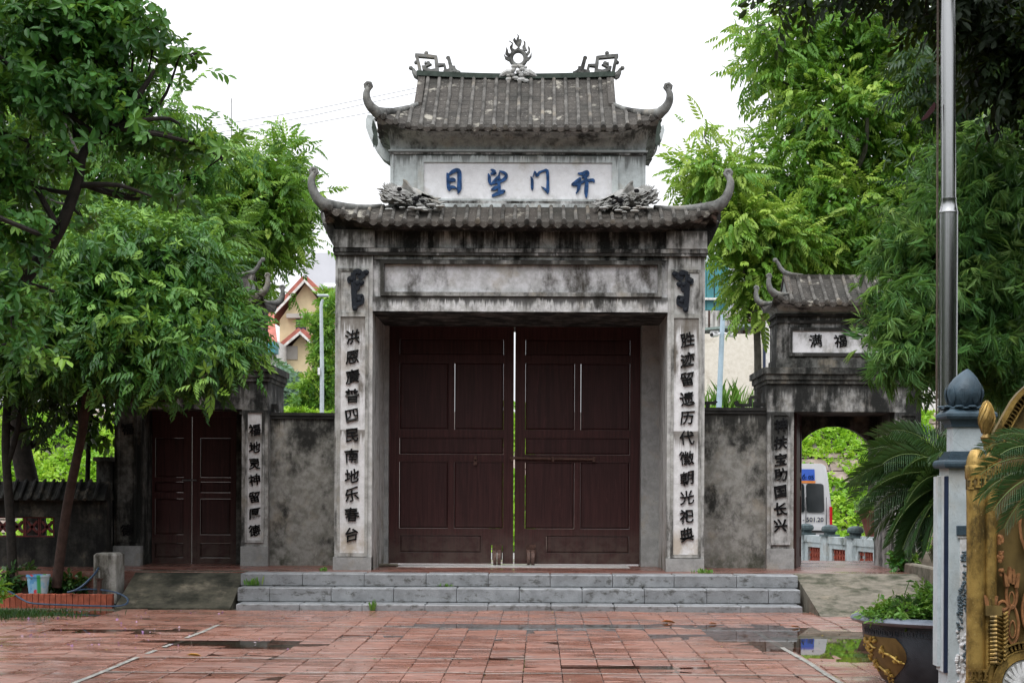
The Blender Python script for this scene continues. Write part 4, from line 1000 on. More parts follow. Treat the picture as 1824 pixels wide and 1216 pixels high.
sc_ = thing('gold_scroll_screen', 'carved gold-painted scroll screen with twin rolls and arched top at the right edge', 'screen', (scx, sD+.1, 0))
for mir in (0, 1):
    def q_(x, y, d=0):
        p = S3(x, y, d); return p if not mir else (2*scx-p[0], p[1], p[2])
    def lat(x0, x1, prof, dd, n=24):
        a, b = q_(x0, 900)[0], q_(x1, 900)[0]; c = (a+b)/2; r = abs(b-a)/2; m = MB(); m.lathe([(r*k, Z_(x0, y, sD)) for y, k in prof], (c, sD+dd, 0), n); return m
    lat(1721.5, 1757, [(1260, 1.0), (1180, .95), (1050, .93), (900, .98), (828, 1.06), (821, 1.0), (812, .88), (802, .62), (799, .3), (798, .05)], .0).build('scroll_roll', M_gold, sc_, smooth=True)
    lat(1752, 1776, [(1260, 1), (1050, .95), (830, 1.0), (812, 1.0), (806, .7), (804, .1)], -.01).build('scroll_roll', M_gold, sc_, smooth=True)
    b1 = lat(1719.5, 1759, [(853, 1.0), (852, 1.03), (829, 1.03), (828, 1.0)], .0).build('roll_band', M_gold, sc_, smooth=True)
    lat(1747, 1777, [(829, 1.0), (828, 1.04), (811, 1.04), (810, 1)], -.01).build('roll_band', M_gold, sc_, smooth=True)
    def blk(x0, x1, y0, y1, d=-.085, t=.03):
        m = MB(); a = q_(x0, y0, 0); b = q_(x1, y1, 0); m.box(a[0], b[0], sD+d, sD+d+t+.03, min(a[2], b[2]), max(a[2], b[2])); m.build('fret_block', M_gold, sc_)
    for bx_, by_, dx_ in ((1721, 851, 0), (1732, 848, 0), (1744, 848, 0), (1751, 826, -.0), (1762, 826, -.0), (1770, 826, 0), (1722, 1190, 0), (1733, 1190, 0), (1745, 1190, 0), (1757, 1190, 0)):
        e = abs((bx_+4)-1739)/18 if bx_ < 1750 or by_ > 1000 else abs(bx_+4-1764)/12
        d = -.072*math.sqrt(max(0, 1-min(e, .98)**2))-.026
        for (a, b, c_0, c_1) in ((0, 9, 0, 4), (3, 6, 4, 17), (0, 9, 16, 20), (6, 9, 9, 12)): blk(bx_+a, bx_+b, by_+c_0, by_+c_1, d, .012)
    blk(1719, 1777, 1211, 1218, -.075, .05)
    lat(1720.2, 1758.5, [(872, .95), (871, .985), (851, .985), (850, .95)], .0).build('fret_ground', M_goldd, b1, smooth=True)
    pass
    # bud finial
    a = q_(1757.5, 745); m = MB(); zt_ = [(801, .35), (790, .42), (785, .62), (779, .78), (773, .5), (771, .55), (755, .98), (745, 1.0), (730, .82), (718, .4), (714, .08)]
    m.lathe([(.056*k, Z_(1757, y, sD)) for y, k in zt_], (a[0], sD, 0), 16)
    for j in range(9):
        an = 2*PI*j/9; m.tube([(a[0]+.057*k*math.cos(an+.5*i_), sD+.057*k*math.sin(an+.5*i_), Z_(1757, y, sD)) for i_, (y, k) in enumerate(zt_[5:])], .006, 4)
    m.build('bud_finial', M_gold, sc_, smooth=True)
# arched board
arch = [(1760, 799), (1765, 783), (1772, 768), (1781, 751), (1791, 733), (1802, 714), (1813, 700), (1826, 688), (1850, 668), (1890, 645), (1940, 628), (2000, 617), (2080, 612)]
outl = arch+[(4160-x, y) for x, y in arch[-2::-1]]
def off(pts, d):
    out = []
    for i, (x, y) in enumerate(pts):
        a, b = pts[max(i-1, 0)], pts[min(i+1, len(pts)-1)]; dx_, dy_ = b[0]-a[0], b[1]-a[1]; l = math.hypot(dx_, dy_); out.append((x-dy_/l*d, y+dx_/l*d))
    return out
inn = off(outl, 9); inn2 = off(outl, 24)
MB().poly([S3(x, y, .05) for x, y in outl]+[S3(2400, 1262, .05), S3(1760, 1262, .05)], (0, .06, 0)).build('backboard', M_goldd, sc_)
m = MB(); m.loft([[S3(*a, -.035), S3(*b, -.035), S3(*b, .05), S3(*a, .05)] for a, b in zip(outl, inn)]); m.loft([[S3(*a, -.012), S3(*b, -.012), S3(*b, .05), S3(*a, .05)] for a, b in zip(off(outl, 21), off(outl, 24))]); m.build('arched_rim', M_gold, sc_)
m = MB(); L_ = 0; mid = off(outl, 15); acc = 0
for (a, b) in zip(mid[:-1], mid[1:]):
    l = math.hypot(b[0]-a[0], b[1]-a[1]); n = max(1, int(l/6.5)); ux, uy = (b[0]-a[0])/l, (b[1]-a[1])/l
    for k in range(n):
        c = (a[0]+ux*l*(k+.5)/n, a[1]+uy*l*(k+.5)/n)
        for (s0, s1, n0, n1) in ((-2.6, 2.6, -5.5, -3.5), (-.9, .9, -3.5, 4), (-2.6, 1, 3, 5)):
            m.loft([[S3(c[0]+ux*s-uy*w, c[1]+uy*s+ux*w, d) for s, w in ((s0, n0), (s1, n0), (s1, n1), (s0, n1))] for d in (.0, .05)])
o = m.build('rim_fret', M_gold, sc_)
m = MB(); rn = random.Random(4)
for x, y, r, n in ((1779, 822, 5, 20), (1782, 850, 6, 26), (1776, 868, 4, 10), (1781, 960, 4.5, 26), (1782, 990, 5, 22), (1784, 1015, 4, 10), (1781, 940, 3, 6)):
    for i in range(n):
        a = rn.random()*2*PI; c = S3(x+r*math.cos(a)*rn.random(), y+2.4*r*math.sin(a)*rn.random(), -.02-rn.random()*.03); m.ball(c, rn.uniform(.009, .018), 6)
    m.build('scroll_leaf_carving', M_cop, sc_, smooth=True); m = MB()
m = MB()
m.box(S3(1756, 1, 0)[0], S3(1785, 1, 0)[0], sD-.07, sD+.05, Z_(1770, 1095, sD), Z_(1770, 1077, sD))
m.build('rib_header', M_goldd, sc_)
for i in range(12):
    y = 1100+i*7.3; m = MB(); m.tube([S3(1759, y+3, -.02), S3(1766, y-1, -.08), (S3(1774, y-2, -.09)), S3(1784, y+2, -.05)], [.011, .014, .014, .010], 6); m.build('rib', M_gold, sc_, smooth=True)
    m = MB(); m.tube([S3(1785, y-2, -.04), S3(1789, y-6, -.07), S3(1795, y-11, -.05)], [.011, .013, .009], 6); m.build('rib', M_gold, sc_, smooth=True)
for (cx_, cy_, rx_, ry_) in ((1802, 1057, 9.5, 26), (1803.5, 1112, 11, 34), (1786, 1078, 9, 8), (1834, 1085, 13, 40)):
    m = MB(); ring = [(cx_+rx_*math.cos(a)*(1-.25*max(0, math.sin(-a))), cy_+ry_*math.sin(a)) for a in [2*PI*i/24 for i in range(24)]]
    m.poly([S3(x, y, -.01) for x, y in ring], (0, .06, 0)); m.build('carved_leaf', M_goldd, sc_)
    m = MB(); m.tube([S3(x, y, -.02) for x, y in ring+ring[:1]], .011, 6); m.tube([S3(cx_+(x-cx_)*.5, cy_+8+(y-cy_)*.45, -.02) for x, y in ring+ring[:1]], .006, 5); m.build('leaf_rim', M_cop, sc_, smooth=True)
for (x, y, h, sgn) in ((1795, 1036, 20, -1), (1800, 1030, 26, 0), (1806, 1032, 24, 0), (1811, 1038, 22, 1), (1759, 1072, 16, -1), (1772, 1068, 8, 1)):
    m = MB(); ribbon(m, smoothpts([(x, y+8, 7), (x+sgn*2, y-h*.3, 7), (x+sgn*6, y-h*.8, 2)], 3), lambda u, v: S3(u, v, -.05), (0, .05, 0)); m.build('flame_leaf', M_cop, sc_)
ccx, ccy = 1830, 1218
m = MB(); m.poly([S3(ccx+44*math.cos(a), ccy-44*math.sin(a), -.05) for a in [2*PI*i/40 for i in range(40)]], (0, .08, 0)); dk = m.build('white_disc', M_dragon, sc_)
m = MB()
for i in range(22):
    a = 2*PI*i/22; ribbon(m, [(ccx+8*math.cos(a), ccy-8*math.sin(a), 3), (ccx+26*math.cos(a+.12), ccy-26*math.sin(a+.12), 7), (ccx+40*math.cos(a), ccy-40*math.sin(a), 5)], lambda u, v: S3(u, v, -.065), (0, .02, 0))
o = m.build('disc_petal', M_white, dk); 
m = MB()
for r_a, r_b, d in ((45, 60, -.06), (60, 62, -.07), (74, 77, -.07)):
    m.loft([[S3(ccx+r_*math.cos(a), ccy-r_*math.sin(a), dd) for r_, dd in ((r_a, d), (r_b, d), (r_b, .02), (r_a, .02))] for a in [2*PI*i/48 for i in range(49)]])
for i in range(60):
    a = 2*PI*i/60; ribbon(m, [(ccx+64*math.cos(a), ccy-64*math.sin(a), 3.2), (ccx+72*math.cos(a), ccy-72*math.sin(a), 3.2)], lambda u, v: S3(u, v, -.05), (0, .05, 0))
m.build('disc_border', M_gold, sc_)
m = MB(); m.loft([[S3(x, y, -.04), S3(x+5, y, -.04), S3(x+5, y, .05), S3(x, y, .05)] for x, y in ((1822, 903), (1816, 915), (1814, 935), (1817, 958), (1826, 985))]); m.loft([[S3(1830+a*3, 905+a*0, -.03), S3(1834+a*3, 905, -.03), S3(1834+a*3, 905, .05), S3(1830+a*3, 905, .05)] for a in (0, 4)]); m.build('medallion_frame', M_cop, sc_)
MB().box(S3(1722, 1, 0)[0], 2*scx-S3(1722, 1, 0)[0], sD-.1, sD+.2, 0, Z_(1760, 1255, sD)).build('pedestal', M_gold, sc_)

# big dark pot
oD = 14.0; sO = F/oD
M_pot = NT('dark_slate_pot'); t = M_pot
wv = t.n.new('ShaderNodeTexWave'); wv.inputs['Scale'].default_value = 22; wv.inputs['Distortion'].default_value = 1.5; mp_ = t.n.new('ShaderNodeMapping'); t.l.new(t.pos(), mp_.inputs[0]); mp_.inputs['Rotation'].default_value = (0, .9, 0); t.l.new(mp_.outputs[0], wv.inputs[0])
t.bump(t.math('ADD', t.math('MULTIPLY', wv.outputs[1], .5), t.noise(20)), .35, .006)
M_pot = t.done(t.mix(t.ramp(t.noise(4, det=6), .3, .7), (.018, .028, .038), (.048, .064, .08)), .4)
M_rim = plain('slate_blue_rim', (.13, .15, .19), .33, 0, .25, 7)
oc_ = (X_(1688, 1100, oD), oD+.0); zt = lambda y: H-(y-3.2-VY)/sO
pot = thing('round_planter', 'large dark slate planter pot with gold relief, overflowing greens, behind the white pillar', 'planter', (oc_[0], oc_[1], 0))
rR = 172/sO
def lat2(prof, n=64): return MB().lathe([(r/sO, zt(y)) for r, y in prof], (oc_[0], oc_[1], 0), n)
lat2([(88, 1226), (104, 1220), (116, 1206), (131, 1180), (143, 1155), (148, 1135), (149, 1122), (150, 1112), (150, 1106), (140, 1106), (138, 1118), (60, 1120)]).build('pot_body', M_pot, pot, smooth=True)
lat2([(149, 1108), (160, 1107.5), (168, 1104.5), (171, 1101), (168, 1097), (160, 1094.5), (150, 1093.5), (141, 1094), (139, 1100), (141, 1108)]).build('rim', M_rim, pot, smooth=True)
def cyl(ang, y, dr=0):
    r = np.interp(y, [1112, 1122, 1135, 1155, 1180, 1205, 1225], [150, 149, 148, 143, 131, 117, 90])/sO+dr
    return (oc_[0]+r*math.cos(ang), oc_[1]+r*math.sin(ang), zt(y))
m = MB()
for i in range(40):
    a0 = PI*1.02+i*PI/40
    for (u0, u1, y0, y1) in ((0, .06, 1114, 1116), (0, .012, 1116, 1124), (0, .045, 1123, 1125), (.035, .045, 1118, 1124)):
        m.loft([[cyl(a0+u, y, d) for u, y in ((u0, y0), (u1, y0), (u1, y1), (u0, y1))] for d in (.006, -.01)])
o = m.build('key_fret_band', M_pot, pot)
rn = random.Random(21)
m = MB(); rows = []
for i in range(13):
    v = i/12; y = 1128+v*84; w0 = PI+.03; w1 = PI+.03+.80*math.sin(PI*(v*.62+.30))**.8
    rows.append([cyl(w0+(w1-w0)*k/8, y, .008) for k in range(9)])
gf = m.grid(rows).build('relief_field', M_goldd, pot, smooth=True)
M_yel = plain('bright_gold_relief', (.40, .27, .06), .4, .3, .4, 30)
m = MB()
for (a, y, n, sp2) in ((PI+.12, 1140, 20, .10), (PI+.32, 1137, 14, .08), (PI+.15, 1155, 16, .09), (PI+.5, 1155, 14, .09), (PI+.66, 1167, 10, .07), (PI+.15, 1182, 20, .10), (PI+.38, 1195, 12, .08), (PI+.05, 1170, 8, .04), (PI+.35, 1210, 10, .08)):
    for i in range(n): m.ball(cyl(a+rn.gauss(0, sp2*.6), y+rn.gauss(0, 4), .015), rn.uniform(.008, .017), 6)
for (a, y, b, y2) in ((PI+.05, 1135, PI+.35, 1150), (PI+.42, 1150, PI+.78, 1173), (PI+.1, 1175, PI+.5, 1200), (PI+.12, 1140, PI+.2, 1165)):
    m.tube([cyl(a+(b-a)*k/5, y+(y2-y)*k/5+2*math.sin(k*2), .014) for k in range(6)], [.008, .013, .011, .014, .010, .006], 6)
m.build('gold_relief', M_yel, gf, smooth=True)
lat2([(142, 1103), (70, 1099), (2, 1098)], 32).build('soil', M_ground, pot)

# ================================================================ BEHIND THE GATES
# embankment faced with stone slabs, half covered by bright creeper
M_emb = plain('embankment_stone', (.17, .15, .14), .9, 0, .35, 2, .3)
EB = (47.0, .0, 53.5, 4.35)
o = MB().loft([[(-60, EB[0], EB[1]), (60, EB[0], EB[1])], [(-60, EB[2], EB[3]), (60, EB[2], EB[3])], [(-60, 56.5, 4.45), (60, 56.5, 4.45)], [(-60, 140, 4.5), (60, 140, 4.5)]], closed=False, cap=False).build('embankment', M_emb, None, (0, 0, 0)); o['kind'] = 'structure'
bal_m = plaster('balustrade_paint', (.42, .48, .50), (.52, .58, .60), (.12, .14, .13), .2, streak=False)
M_bald = plain('balustrade_slate', (.10, .14, .15), .7, 0, .4, 8)
M_lat = plain('brick_red_lattice', (.34, .075, .045), .8, 0, .4, 14)
bal = thing('balustrade', 'pale blue balustrade with brick-red lattice panels seen through the open side gate', 'balustrade', P(1490, 1000, 33))
A = P(1380, 960, 36.5); B = P(1610, 960, 29.6); dv = Vector((B[0]-A[0], B[1]-A[1], 0)); Lb = dv.length; dv /= Lb; nv = Vector((dv.y, -dv.x, 0))
def along(m, u0, u1, w0, w1, z0, z1):
    q = [Vector((A[0], A[1], 0))+dv*u+nv*w for u, w in ((u0, w0), (u1, w0), (u1, w1), (u0, w1))]
    m.loft([[(p.x, p.y, z0) for p in q], [(p.x, p.y, z1) for p in q]])
def u_at(px_):    # where the balustrade line crosses a picture column
    k = (px_-VX)/F; return (k*A[1]-A[0])/(dv.x-k*dv.y)
us = [u_at(c) for c in (1390, 1436, 1478, 1524, 1575)]
for u in us:
    m = MB(); along(m, u-.13, u+.13, -.13, .13, 0, .82); m.build('post', bal_m, bal)
    m = MB(); along(m, u-.16, u+.16, -.16, .16, .82, .86); along(m, u-.09, u+.09, -.09, .09, .86, .92)
    q = Vector((A[0], A[1], 0))+dv*u; m.lathe([(.10, .90), (.16, .93), (.17, .97), (.15, 1.02), (.09, 1.05), (.02, 1.06)], (q.x, q.y, 0), 10); m.build('post_cap', M_bald, bal)
for u0, u1 in zip(us[:-1], us[1:]):
    m = MB(); along(m, u0+.13, u1-.13, -.10, .10, .68, .82); m.build('top_rail', bal_m, bal)
    m = MB(); along(m, u0+.13, u1-.13, -.08, .08, .58, .68); along(m, u0+.13, u1-.13, -.08, .08, -.1, .12); along(m, u0+.13, u0+.33, -.08, .08, .12, .58); along(m, u1-.33, u1-.13, -.08, .08, .12, .58); m.build('panel_surround', bal_m, bal)
    m = MB(); along(m, u0+.33, u1-.33, -.02, .02, .12, .58)
    n = max(3, int((u1-u0-.66)/.12))
    for i in range(n):
        for j in range(4):
            u = u0+.33+(u1-u0-.66)*(i+.5)/n; z = .18+j*.115; along(m, u-.035, u+.035, .0, .05, z-.03, z+.03)
    m.build('lattice_panel', M_lat, bal)
# terracotta planter
tD = 31.5; q = P(1556, 935, tD); sT = F/tD
tp_ = thing('terracotta_pot', 'terracotta planter with grass-green plant on a pedestal behind the cycad', 'planter', (q[0], tD, 0))
M_terra = plain('terracotta', (.19, .07, .05), .8, 0, .3, 8)
zz_ = lambda y: H-(y-2.7-VY)/sT
MB().lathe([(14/sT, zz_(955)), (20/sT, zz_(930)), (27/sT, zz_(914)), (33/sT, zz_(912)), (33/sT, zz_(908.5)), (27/sT, zz_(908.5)), (20/sT, zz_(914))], (q[0], tD, 0), 20).build('pot_body', M_terra, tp_, smooth=True)
MB().box(q[0]-.22, q[0]+.22, tD-.22, tD+.22, -.1, zz_(955)).build('pedestal', bal_m, tp_)
# van
vD = 42.0; sV = F/vD
M_van = plain('silver_white_van_paint', (.52, .52, .54), .3, 0, .06, 2, 0); M_glass = plain('dark_van_glass', (.012, .015, .017), .08, 0, .2, 3, 0); M_rub = plain('black_rubber', (.02, .02, .02), .8)
vx = lambda p: X_(p, 900, vD); vz = lambda y: H-(y-2.3-VY)/sV
van = thing('passenger_van', 'silver-white passenger van with blue number sign parked beyond the arched side gate', 'van', (vx(1290), vD+.9, 0))
xr = vx(1480); xl = xr-5.4; zt_, zb_ = vz(825), .35
m = MB(); prof = [(xl+.15, zb_), (xl, .95), (xl+.85, 1.35), (xl+1.65, zt_-.15), (xl+2.1, zt_), (xr-.22, zt_), (xr-.10, zt_-.06), (xr-.05, zt_-.35), (xr+.03, 1.25), (xr+.05, .8), (xr, zb_)]
rings = [[(x, vD+w, z+(0 if z < 1.2 else dz_)) for x, z in prof] for w, dz_ in ((.10, -.06), (0, 0), (0, 0))]
rings = []
for w, ins in ((.0, 0), (1.9, 0)):
    rings.append([(x, vD+w+(.22*(max(0, z-1.1)/1.3) if w == 0 else -.22*(max(0, z-1.1)/1.3)), z) for x, z in prof])
m.loft(rings); vb = m.build('van_body', M_van, van)
def vp(x, z, o=.006): return (x, vD+.22*(max(0, z-1.1)/1.3)-o, z)
def rrect(x0, x1, z0, z1, r=.07, o=.006):
    pts = []
    for cx_, cz_, a0 in ((x1-r, z1-r, 0), (x0+r, z1-r, PI/2), (x0+r, z0+r, PI), (x1-r, z0+r, 1.5*PI)):
        pts += [(cx_+r*math.cos(a0+PI/2*i/4), cz_+r*math.sin(a0+PI/2*i/4)) for i in range(5)]
    return [vp(x, z, o) for x, z in pts]
for xs_ in (1435.5, 1472):
    MB().box(vx(xs_)-.006, vx(xs_)+.006, vD-.01+.0, vD+.02, vz(965), vz(885)).build('door_seam', M_rub, van)
MB().box(vx(1300), vx(1478), vD-.02, vD+.03, vz(948), vz(944)).build('side_trim', M_rub, van)
MB().box(vx(1330), vx(1481), vD-.012, vD+.3, vz(832), vz(829)).build('roof_gutter', M_rub, van) if False else None
for x0, x1 in ((vx(1437), vx(1468.5)), (vx(1370), vx(1434)), (vx(1310), vx(1366)), (vx(1240), vx(1304))):
    MB().poly(rrect(x0, x1, vz(912), vz(861)), (0, .02, 0)).build('window', M_glass, van)
MB().poly(rrect(vx(1370), vx(1453), vz(855.5), vz(835), .02), (0, .02, 0)).build('blue_sign', plain('blue_sign_vinyl', (.03, .09, .42), .4, 0, .05, 3, 0), van)
MB().poly(rrect(vx(1370), vx(1454), vz(860), vz(855.8), .01), (0, .02, 0)).build('orange_stripe', plain('orange_vinyl', (.65, .22, .05), .4, 0, .05, 3, 0), van)
MB().box(vx(1478), vx(1482.5), vD-.02, vD+.25, vz(934), vz(902)).build('tail_light', plain('red_lens', (.5, .015, .02), .2, 0, .1, 9, 0), van)
for xw in (xl+1.0, xr-1.05):
    m = MB(); m.tube([(xw, vD-.03, .34), (xw, vD+.2, .34)], .34, 20); w_ = m.build('wheel', M_rub, van); MB().tube([(xw, vD-.05, .34), (xw, vD-.02, .34)], .2, 14).build('rim', M_orn, w_)
m = MB(); m.box(xl+.1, xr-.02, vD+.02, vD+1.88, .2, .36); m.build('sill', M_rub, van)
def text(s, par, x, z, D, size, mat, bold=0., nm='lettering'):
    cu = bpy.data.curves.new('g', 'FONT'); cu.body = s; cu.extrude = .003/size; cu.offset = bold; cu.resolution_u = 2
    ob = bpy.data.objects.new('g', cu); COL.objects.link(ob); me = bpy.data.meshes.new_from_object(ob.evaluated_get(bpy.context.evaluated_depsgraph_get()))
    bpy.data.objects.remove(ob); bpy.data.curves.remove(cu); org = ORG[par.name]
    w = max(v.co.x for v in me.vertices)
    for v in me.vertices: a, b = v.co.x, v.co.y; v.co = (x+(a-w)*size-org[0], D-org[1], z+b*size-org[2])
    me.materials.clear(); return link(nm, me, mat, par)
text('B - 501.20', van, vx(1467), vz(929), vD-.012, .165, plain('blue_lettering', (.03, .04, .30), .5, 0, .05, 3, 0), .02)
text('Số: 05', van, vx(1450.5), vz(853.5), vD+.22*.6-.03, .15, plain('yellow_lettering', (.85, .75, .08), .5, 0, .05, 3, 0), .025)
# lamp post
lD = 44.2; q = P(574, 730, lD); sL = F/lD; lz2 = lambda y: H-(y+1.7-VY)/sL; lx2 = lambda p: X_(p, 650, lD)
M_lamp = plain('pale_galvanised_pole', (.42, .47, .50), .5, .2, .15, 5)
lp = thing('street_lamp', 'pale street lamp post with short arm, rising behind the wall left of the main gate', 'street lamp', (lx2(574), lD, 0))
m = MB(); m.tube([(lx2(574.5), lD, 0), (lx2(573.5), lD, lz2(650)), (lx2(571.5), lD, lz2(545)), (lx2(573), lD, lz2(537)), (lx2(575), lD, lz2(533))], [.07, .055, .045, .04, .035], 8); m.build('pole', M_lamp, lp, smooth=True)
m = MB(); m.bev(lx2(565), lx2(585), lD-.1, lD+.1, lz2(528.5), lz2(524.5), .02); m.build('lamp_head', M_lamp, lp)
m = MB(); m.box(lx2(567), lx2(571), lD-.12, lD, lz2(668), lz2(655)); m.build('junction_box', M_white, lp)
# camera mast
cD = 48; sC = F/cD; cx2 = lambda p: X_(p, 650, cD); cz2 = lambda y: H-(y-1.4-VY)/sC
cm = thing('camera_mast', 'pale blue mast with two security cameras, right of the main gate', 'mast', (cx2(1281), cD, 0))
MB().tube([(cx2(1280), cD, 0), (cx2(1281), cD, cz2(725)), (cx2(1286), cD, cz2(590)), (cx2(1287), cD, cz2(560))], [.09, .085, .075, .07], 10).build('mast_pole', plain('pale_blue_mast', (.33, .43, .50), .5, 0, .1, 5), cm, smooth=True)
for c, s_ in ((1271, -1), (1302, 1)):
    m = MB(); m.tube([(cx2(c-6*s_), cD-.1, cz2(596)), (cx2(c+5*s_), cD-.25, cz2(597.5))], [.07, .085], 10); m.box(cx2(c-7), cx2(c+7), cD-.3, cD-.05, cz2(592.5), cz2(591.5)); m.tube([(cx2(c-4*s_), cD-.05, cz2(596)), (cx2(1286), cD, cz2(592))], .03, 6); o = m.build('security_camera', M_white, cm, smooth=True)
    MB().tube([(cx2(c+4*s_), cD-.24, cz2(597.5)), (cx2(c+6*s_), cD-.3, cz2(598))], .05, 8).build('lens', M_rub, o)
# houses and sheds above the embankment
def bpx(m, x0, x1, y0, y1, D, dep): a = P(x0, y0, D); b = P(x1, y1, D); m.box(a[0], b[0], D, D+dep, b[2], a[2])
M_yw = plain('yellow_house_wall', (.58, .48, .30), .85, 0, .15, 1.5); M_yw2 = plain('shaded_grey_wall', (.34, .32, .29), .85, 0, .15, 1.5)  # yellow wall is paled to put distance haze into its colour
M_rt = plain('red_roof_tile', (.36, .12, .09), .8, 0, .25, 4); M_wt = plain('white_trim', (.62, .61, .58), .8); M_teal = plain('teal_sheet', (.05, .20, .22), .5, 0, .2, 3)  # roof red is desaturated to paint in distance haze
hD = 78; Bz = 4.4
def gable(par, xp, yp, xl_, yl_, xr_, yr_, ybase, D, dep, wall=M_yw):
    a, p, b = P(xl_, yl_, D), P(xp, yp, D), P(xr_, yr_, D); zb = Z_(xp, ybase, D)
    w = MB().poly([(a[0]+.5, D, zb), (b[0]-.5, D, zb), (b[0]-.5, D, b[2]), (p[0], D, p[2]-.1), (a[0]+.5, D, a[2])], (0, dep, 0)).build('wall', wall, par)
    for sl_, (u, v) in enumerate(((a, p), (p, b))):
        nrm = Vector((-(v[2]-u[2]), 0, v[0]-u[0])).normalized()*.2; U_, V_ = Vector(u), Vector(v)
        if sl_ == 0: V_ = V_+(V_-U_).normalized()*.05
        off_ = Vector((0, -.45-.03*sl_, 0))
        MB().loft([[U_+off_, U_+off_+nrm, U_+nrm+Vector((0, dep, 0)), U_+Vector((0, dep, 0))], [V_+off_, V_+off_+nrm, V_+nrm+Vector((0, dep, 0)), V_+Vector((0, dep, 0))]]).build('roof', M_rt, par)
        MB().loft([[U_+off_-nrm*.45+Vector((0, -.02, 0)), U_+off_+nrm*.1+Vector((0, -.02, 0)), U_+off_+nrm*.1+Vector((0, .1, 0)), U_+off_-nrm*.45+Vector((0, .1, 0))], [V_+off_-nrm*.45+Vector((0, -.02, 0)), V_+off_+nrm*.1+Vector((0, -.02, 0)), V_+off_+nrm*.1+Vector((0, .1, 0)), V_+off_-nrm*.45+Vector((0, .1, 0))]]).build('barge_board', M_wt, par)
    return w
hs_ = thing('yellow_house', 'yellow two-storey house with red gabled roofs, between the left side gate and the main gate', 'house', (X_(530, 700, hD), hD+4, Bz))
gable(hs_, 545, 500, 480, 570, 605, 563, 735, hD+2, 8); w2 = gable(hs_, 537, 592, 484, 636, 582, 634, 735, hD-1, 6)
m = MB(); bpx(m, 527, 545, 568, 600, hD+1.95, .1); m.build('window', plain('dark_violet_window', (.06, .05, .08), .3), hs_)
m = MB(); bpx(m, 510, 560, 558, 566, hD+1.6, .4); m.build('canopy', M_yw2, hs_)
m = MB(); bpx(m, 511, 530, 616, 640, hD-1.05, .05); m.build('grey_patch', M_yw2, w2)
m = MB(); bpx(m, 500, 510, 690, 706, hD-1.1, .08); m.build('window', plain('blue_window', (.10, .13, .2), .2), w2)
m = MB(); bpx(m, 498, 517, 655, 658, hD-1.5, .5); bpx(m, 498, 511, 647, 654, hD-1.4, .4); m.build('air_conditioner', M_rub, w2)
ho2 = thing('red_roofed_house', 'house with steep red tiled roof and teal awning behind the left side gate', 'house', (X_(440, 700, 74), 76, Bz))
m = MB(); bpx(m, 400, 492, 606, 735, 74, 5); m.build('wall', M_wt, ho2)
m = MB(); a, b = P(400, 608, 73.6), P(494, 608, 73.6); c, d = P(410, 545, 77), P(486, 545, 77); m.loft([[a, b], [d, c]] if False else [[a, b], [c, d]], cap=False, closed=False); m.loft([[(a[0], a[1], a[2]-.1), (b[0], b[1], b[2]-.1)], [a, b]], cap=False, closed=False); m.build('roof', M_rt, ho2)
m = MB(); bpx(m, 464, 490, 608, 628, 73.0, 1.0); m.build('awning', M_teal, ho2)
m = MB(); [bpx(m, x, x+1.2, 632, 650, 73.9, .08) for x in (466, 472, 478, 484)]; m.build('railing', M_wt, ho2)
o = MB(); bpx(o, 540, 640, 450, 740, 110, 10); o = o.build('grey_apartment_block', plain('pale_grey_block_wall', (.55, .56, .60), .9, 0, .05, 1, 0), None, P(590, 740, 110)); meta(o, 'plain pale grey block rising behind the yellow house beside the main gate', 'building')
wt = thing('water_tank', 'shiny steel rooftop water tank left of the main gate, above the yellow house', 'water tank', P(587, 525, 88))
m = MB(); a, b = P(577, 514, 88), P(600, 514, 88); m.tube([a, b], .34, 16); m.build('tank', M_steel, wt, smooth=True); m = MB(); bpx(m, 578, 600, 524, 540, 88, .6); m.build('stand', M_orn, wt)
rb = thing('teal_glass_building', 'building with teal glass panels right of the main gate behind the leaves', 'building', P(1275, 725, 72))
m = MB(); bpx(m, 1225, 1302, 430, 735, 72.3, 8); m.build('wall', plain('pale_blue_wall', (.5, .55, .56), .8), rb)
for x in (1246, 1259, 1273.5, 1285):
    m = MB(); bpx(m, x, x+(12 if x != 1273.5 else 10.5), 468, 552, 72, .25); m.build('window', M_teal, rb)
m = MB(); bpx(m, 1240, 1300, 530, 534, 71.8, .2); m.build('floor_band', M_wt, rb)
sh_ = thing('corrugated_shed', 'rusty corrugated shed with green lean-to roof above the cream wall', 'shed', P(1320, 725, 66))
M_corr = plain('weathered_corrugated_sheet', (.42, .40, .38), .7, .1, .35, 5)
nS = 34
for i in range(nS):
    x = 1240+i*4.2; m = MB(); bpx(m, x, x+3.7, 553, 735, 66.1+(.08 if i % 2 else 0), .1); m.build('sheet_panel', M_corr if i % 5 else plain('brown_sheet', (.10, .06, .05), .8), sh_)
m = MB(); m.poly([P(1250, 588, 64.6), P(1250, 584, 64.6), P(1385, 572, 64.6), P(1385, 577, 64.6)], (0, 2, 0)); m.build('lean_to_roof', plain('green_grey_sheet', (.2, .26, .24), .7), sh_)
m = MB(); m.poly([P(1318, 573, 64.9), P(1352, 560, 64.9), P(1372, 560, 64.9), P(1372, 571, 64.9)], (0, 1, 0)); m.build('rusty_sheet', M_rust, sh_)
gb = MB(); bpx(gb, 1296, 1385, 470, 740, 74, 6); o = gb.build('grey_house', plain('grey_render_wall', (.42, .42, .41), .9, 0, .15, 1.5), None, P(1340, 735, 74)); meta(o, 'grey rendered house wall seen behind leaves right of the camera mast', 'building')
cw = thing('cream_wall', 'cream rust-streaked wall behind the camera mast and tall grass', 'wall', P(1310, 725, 58))
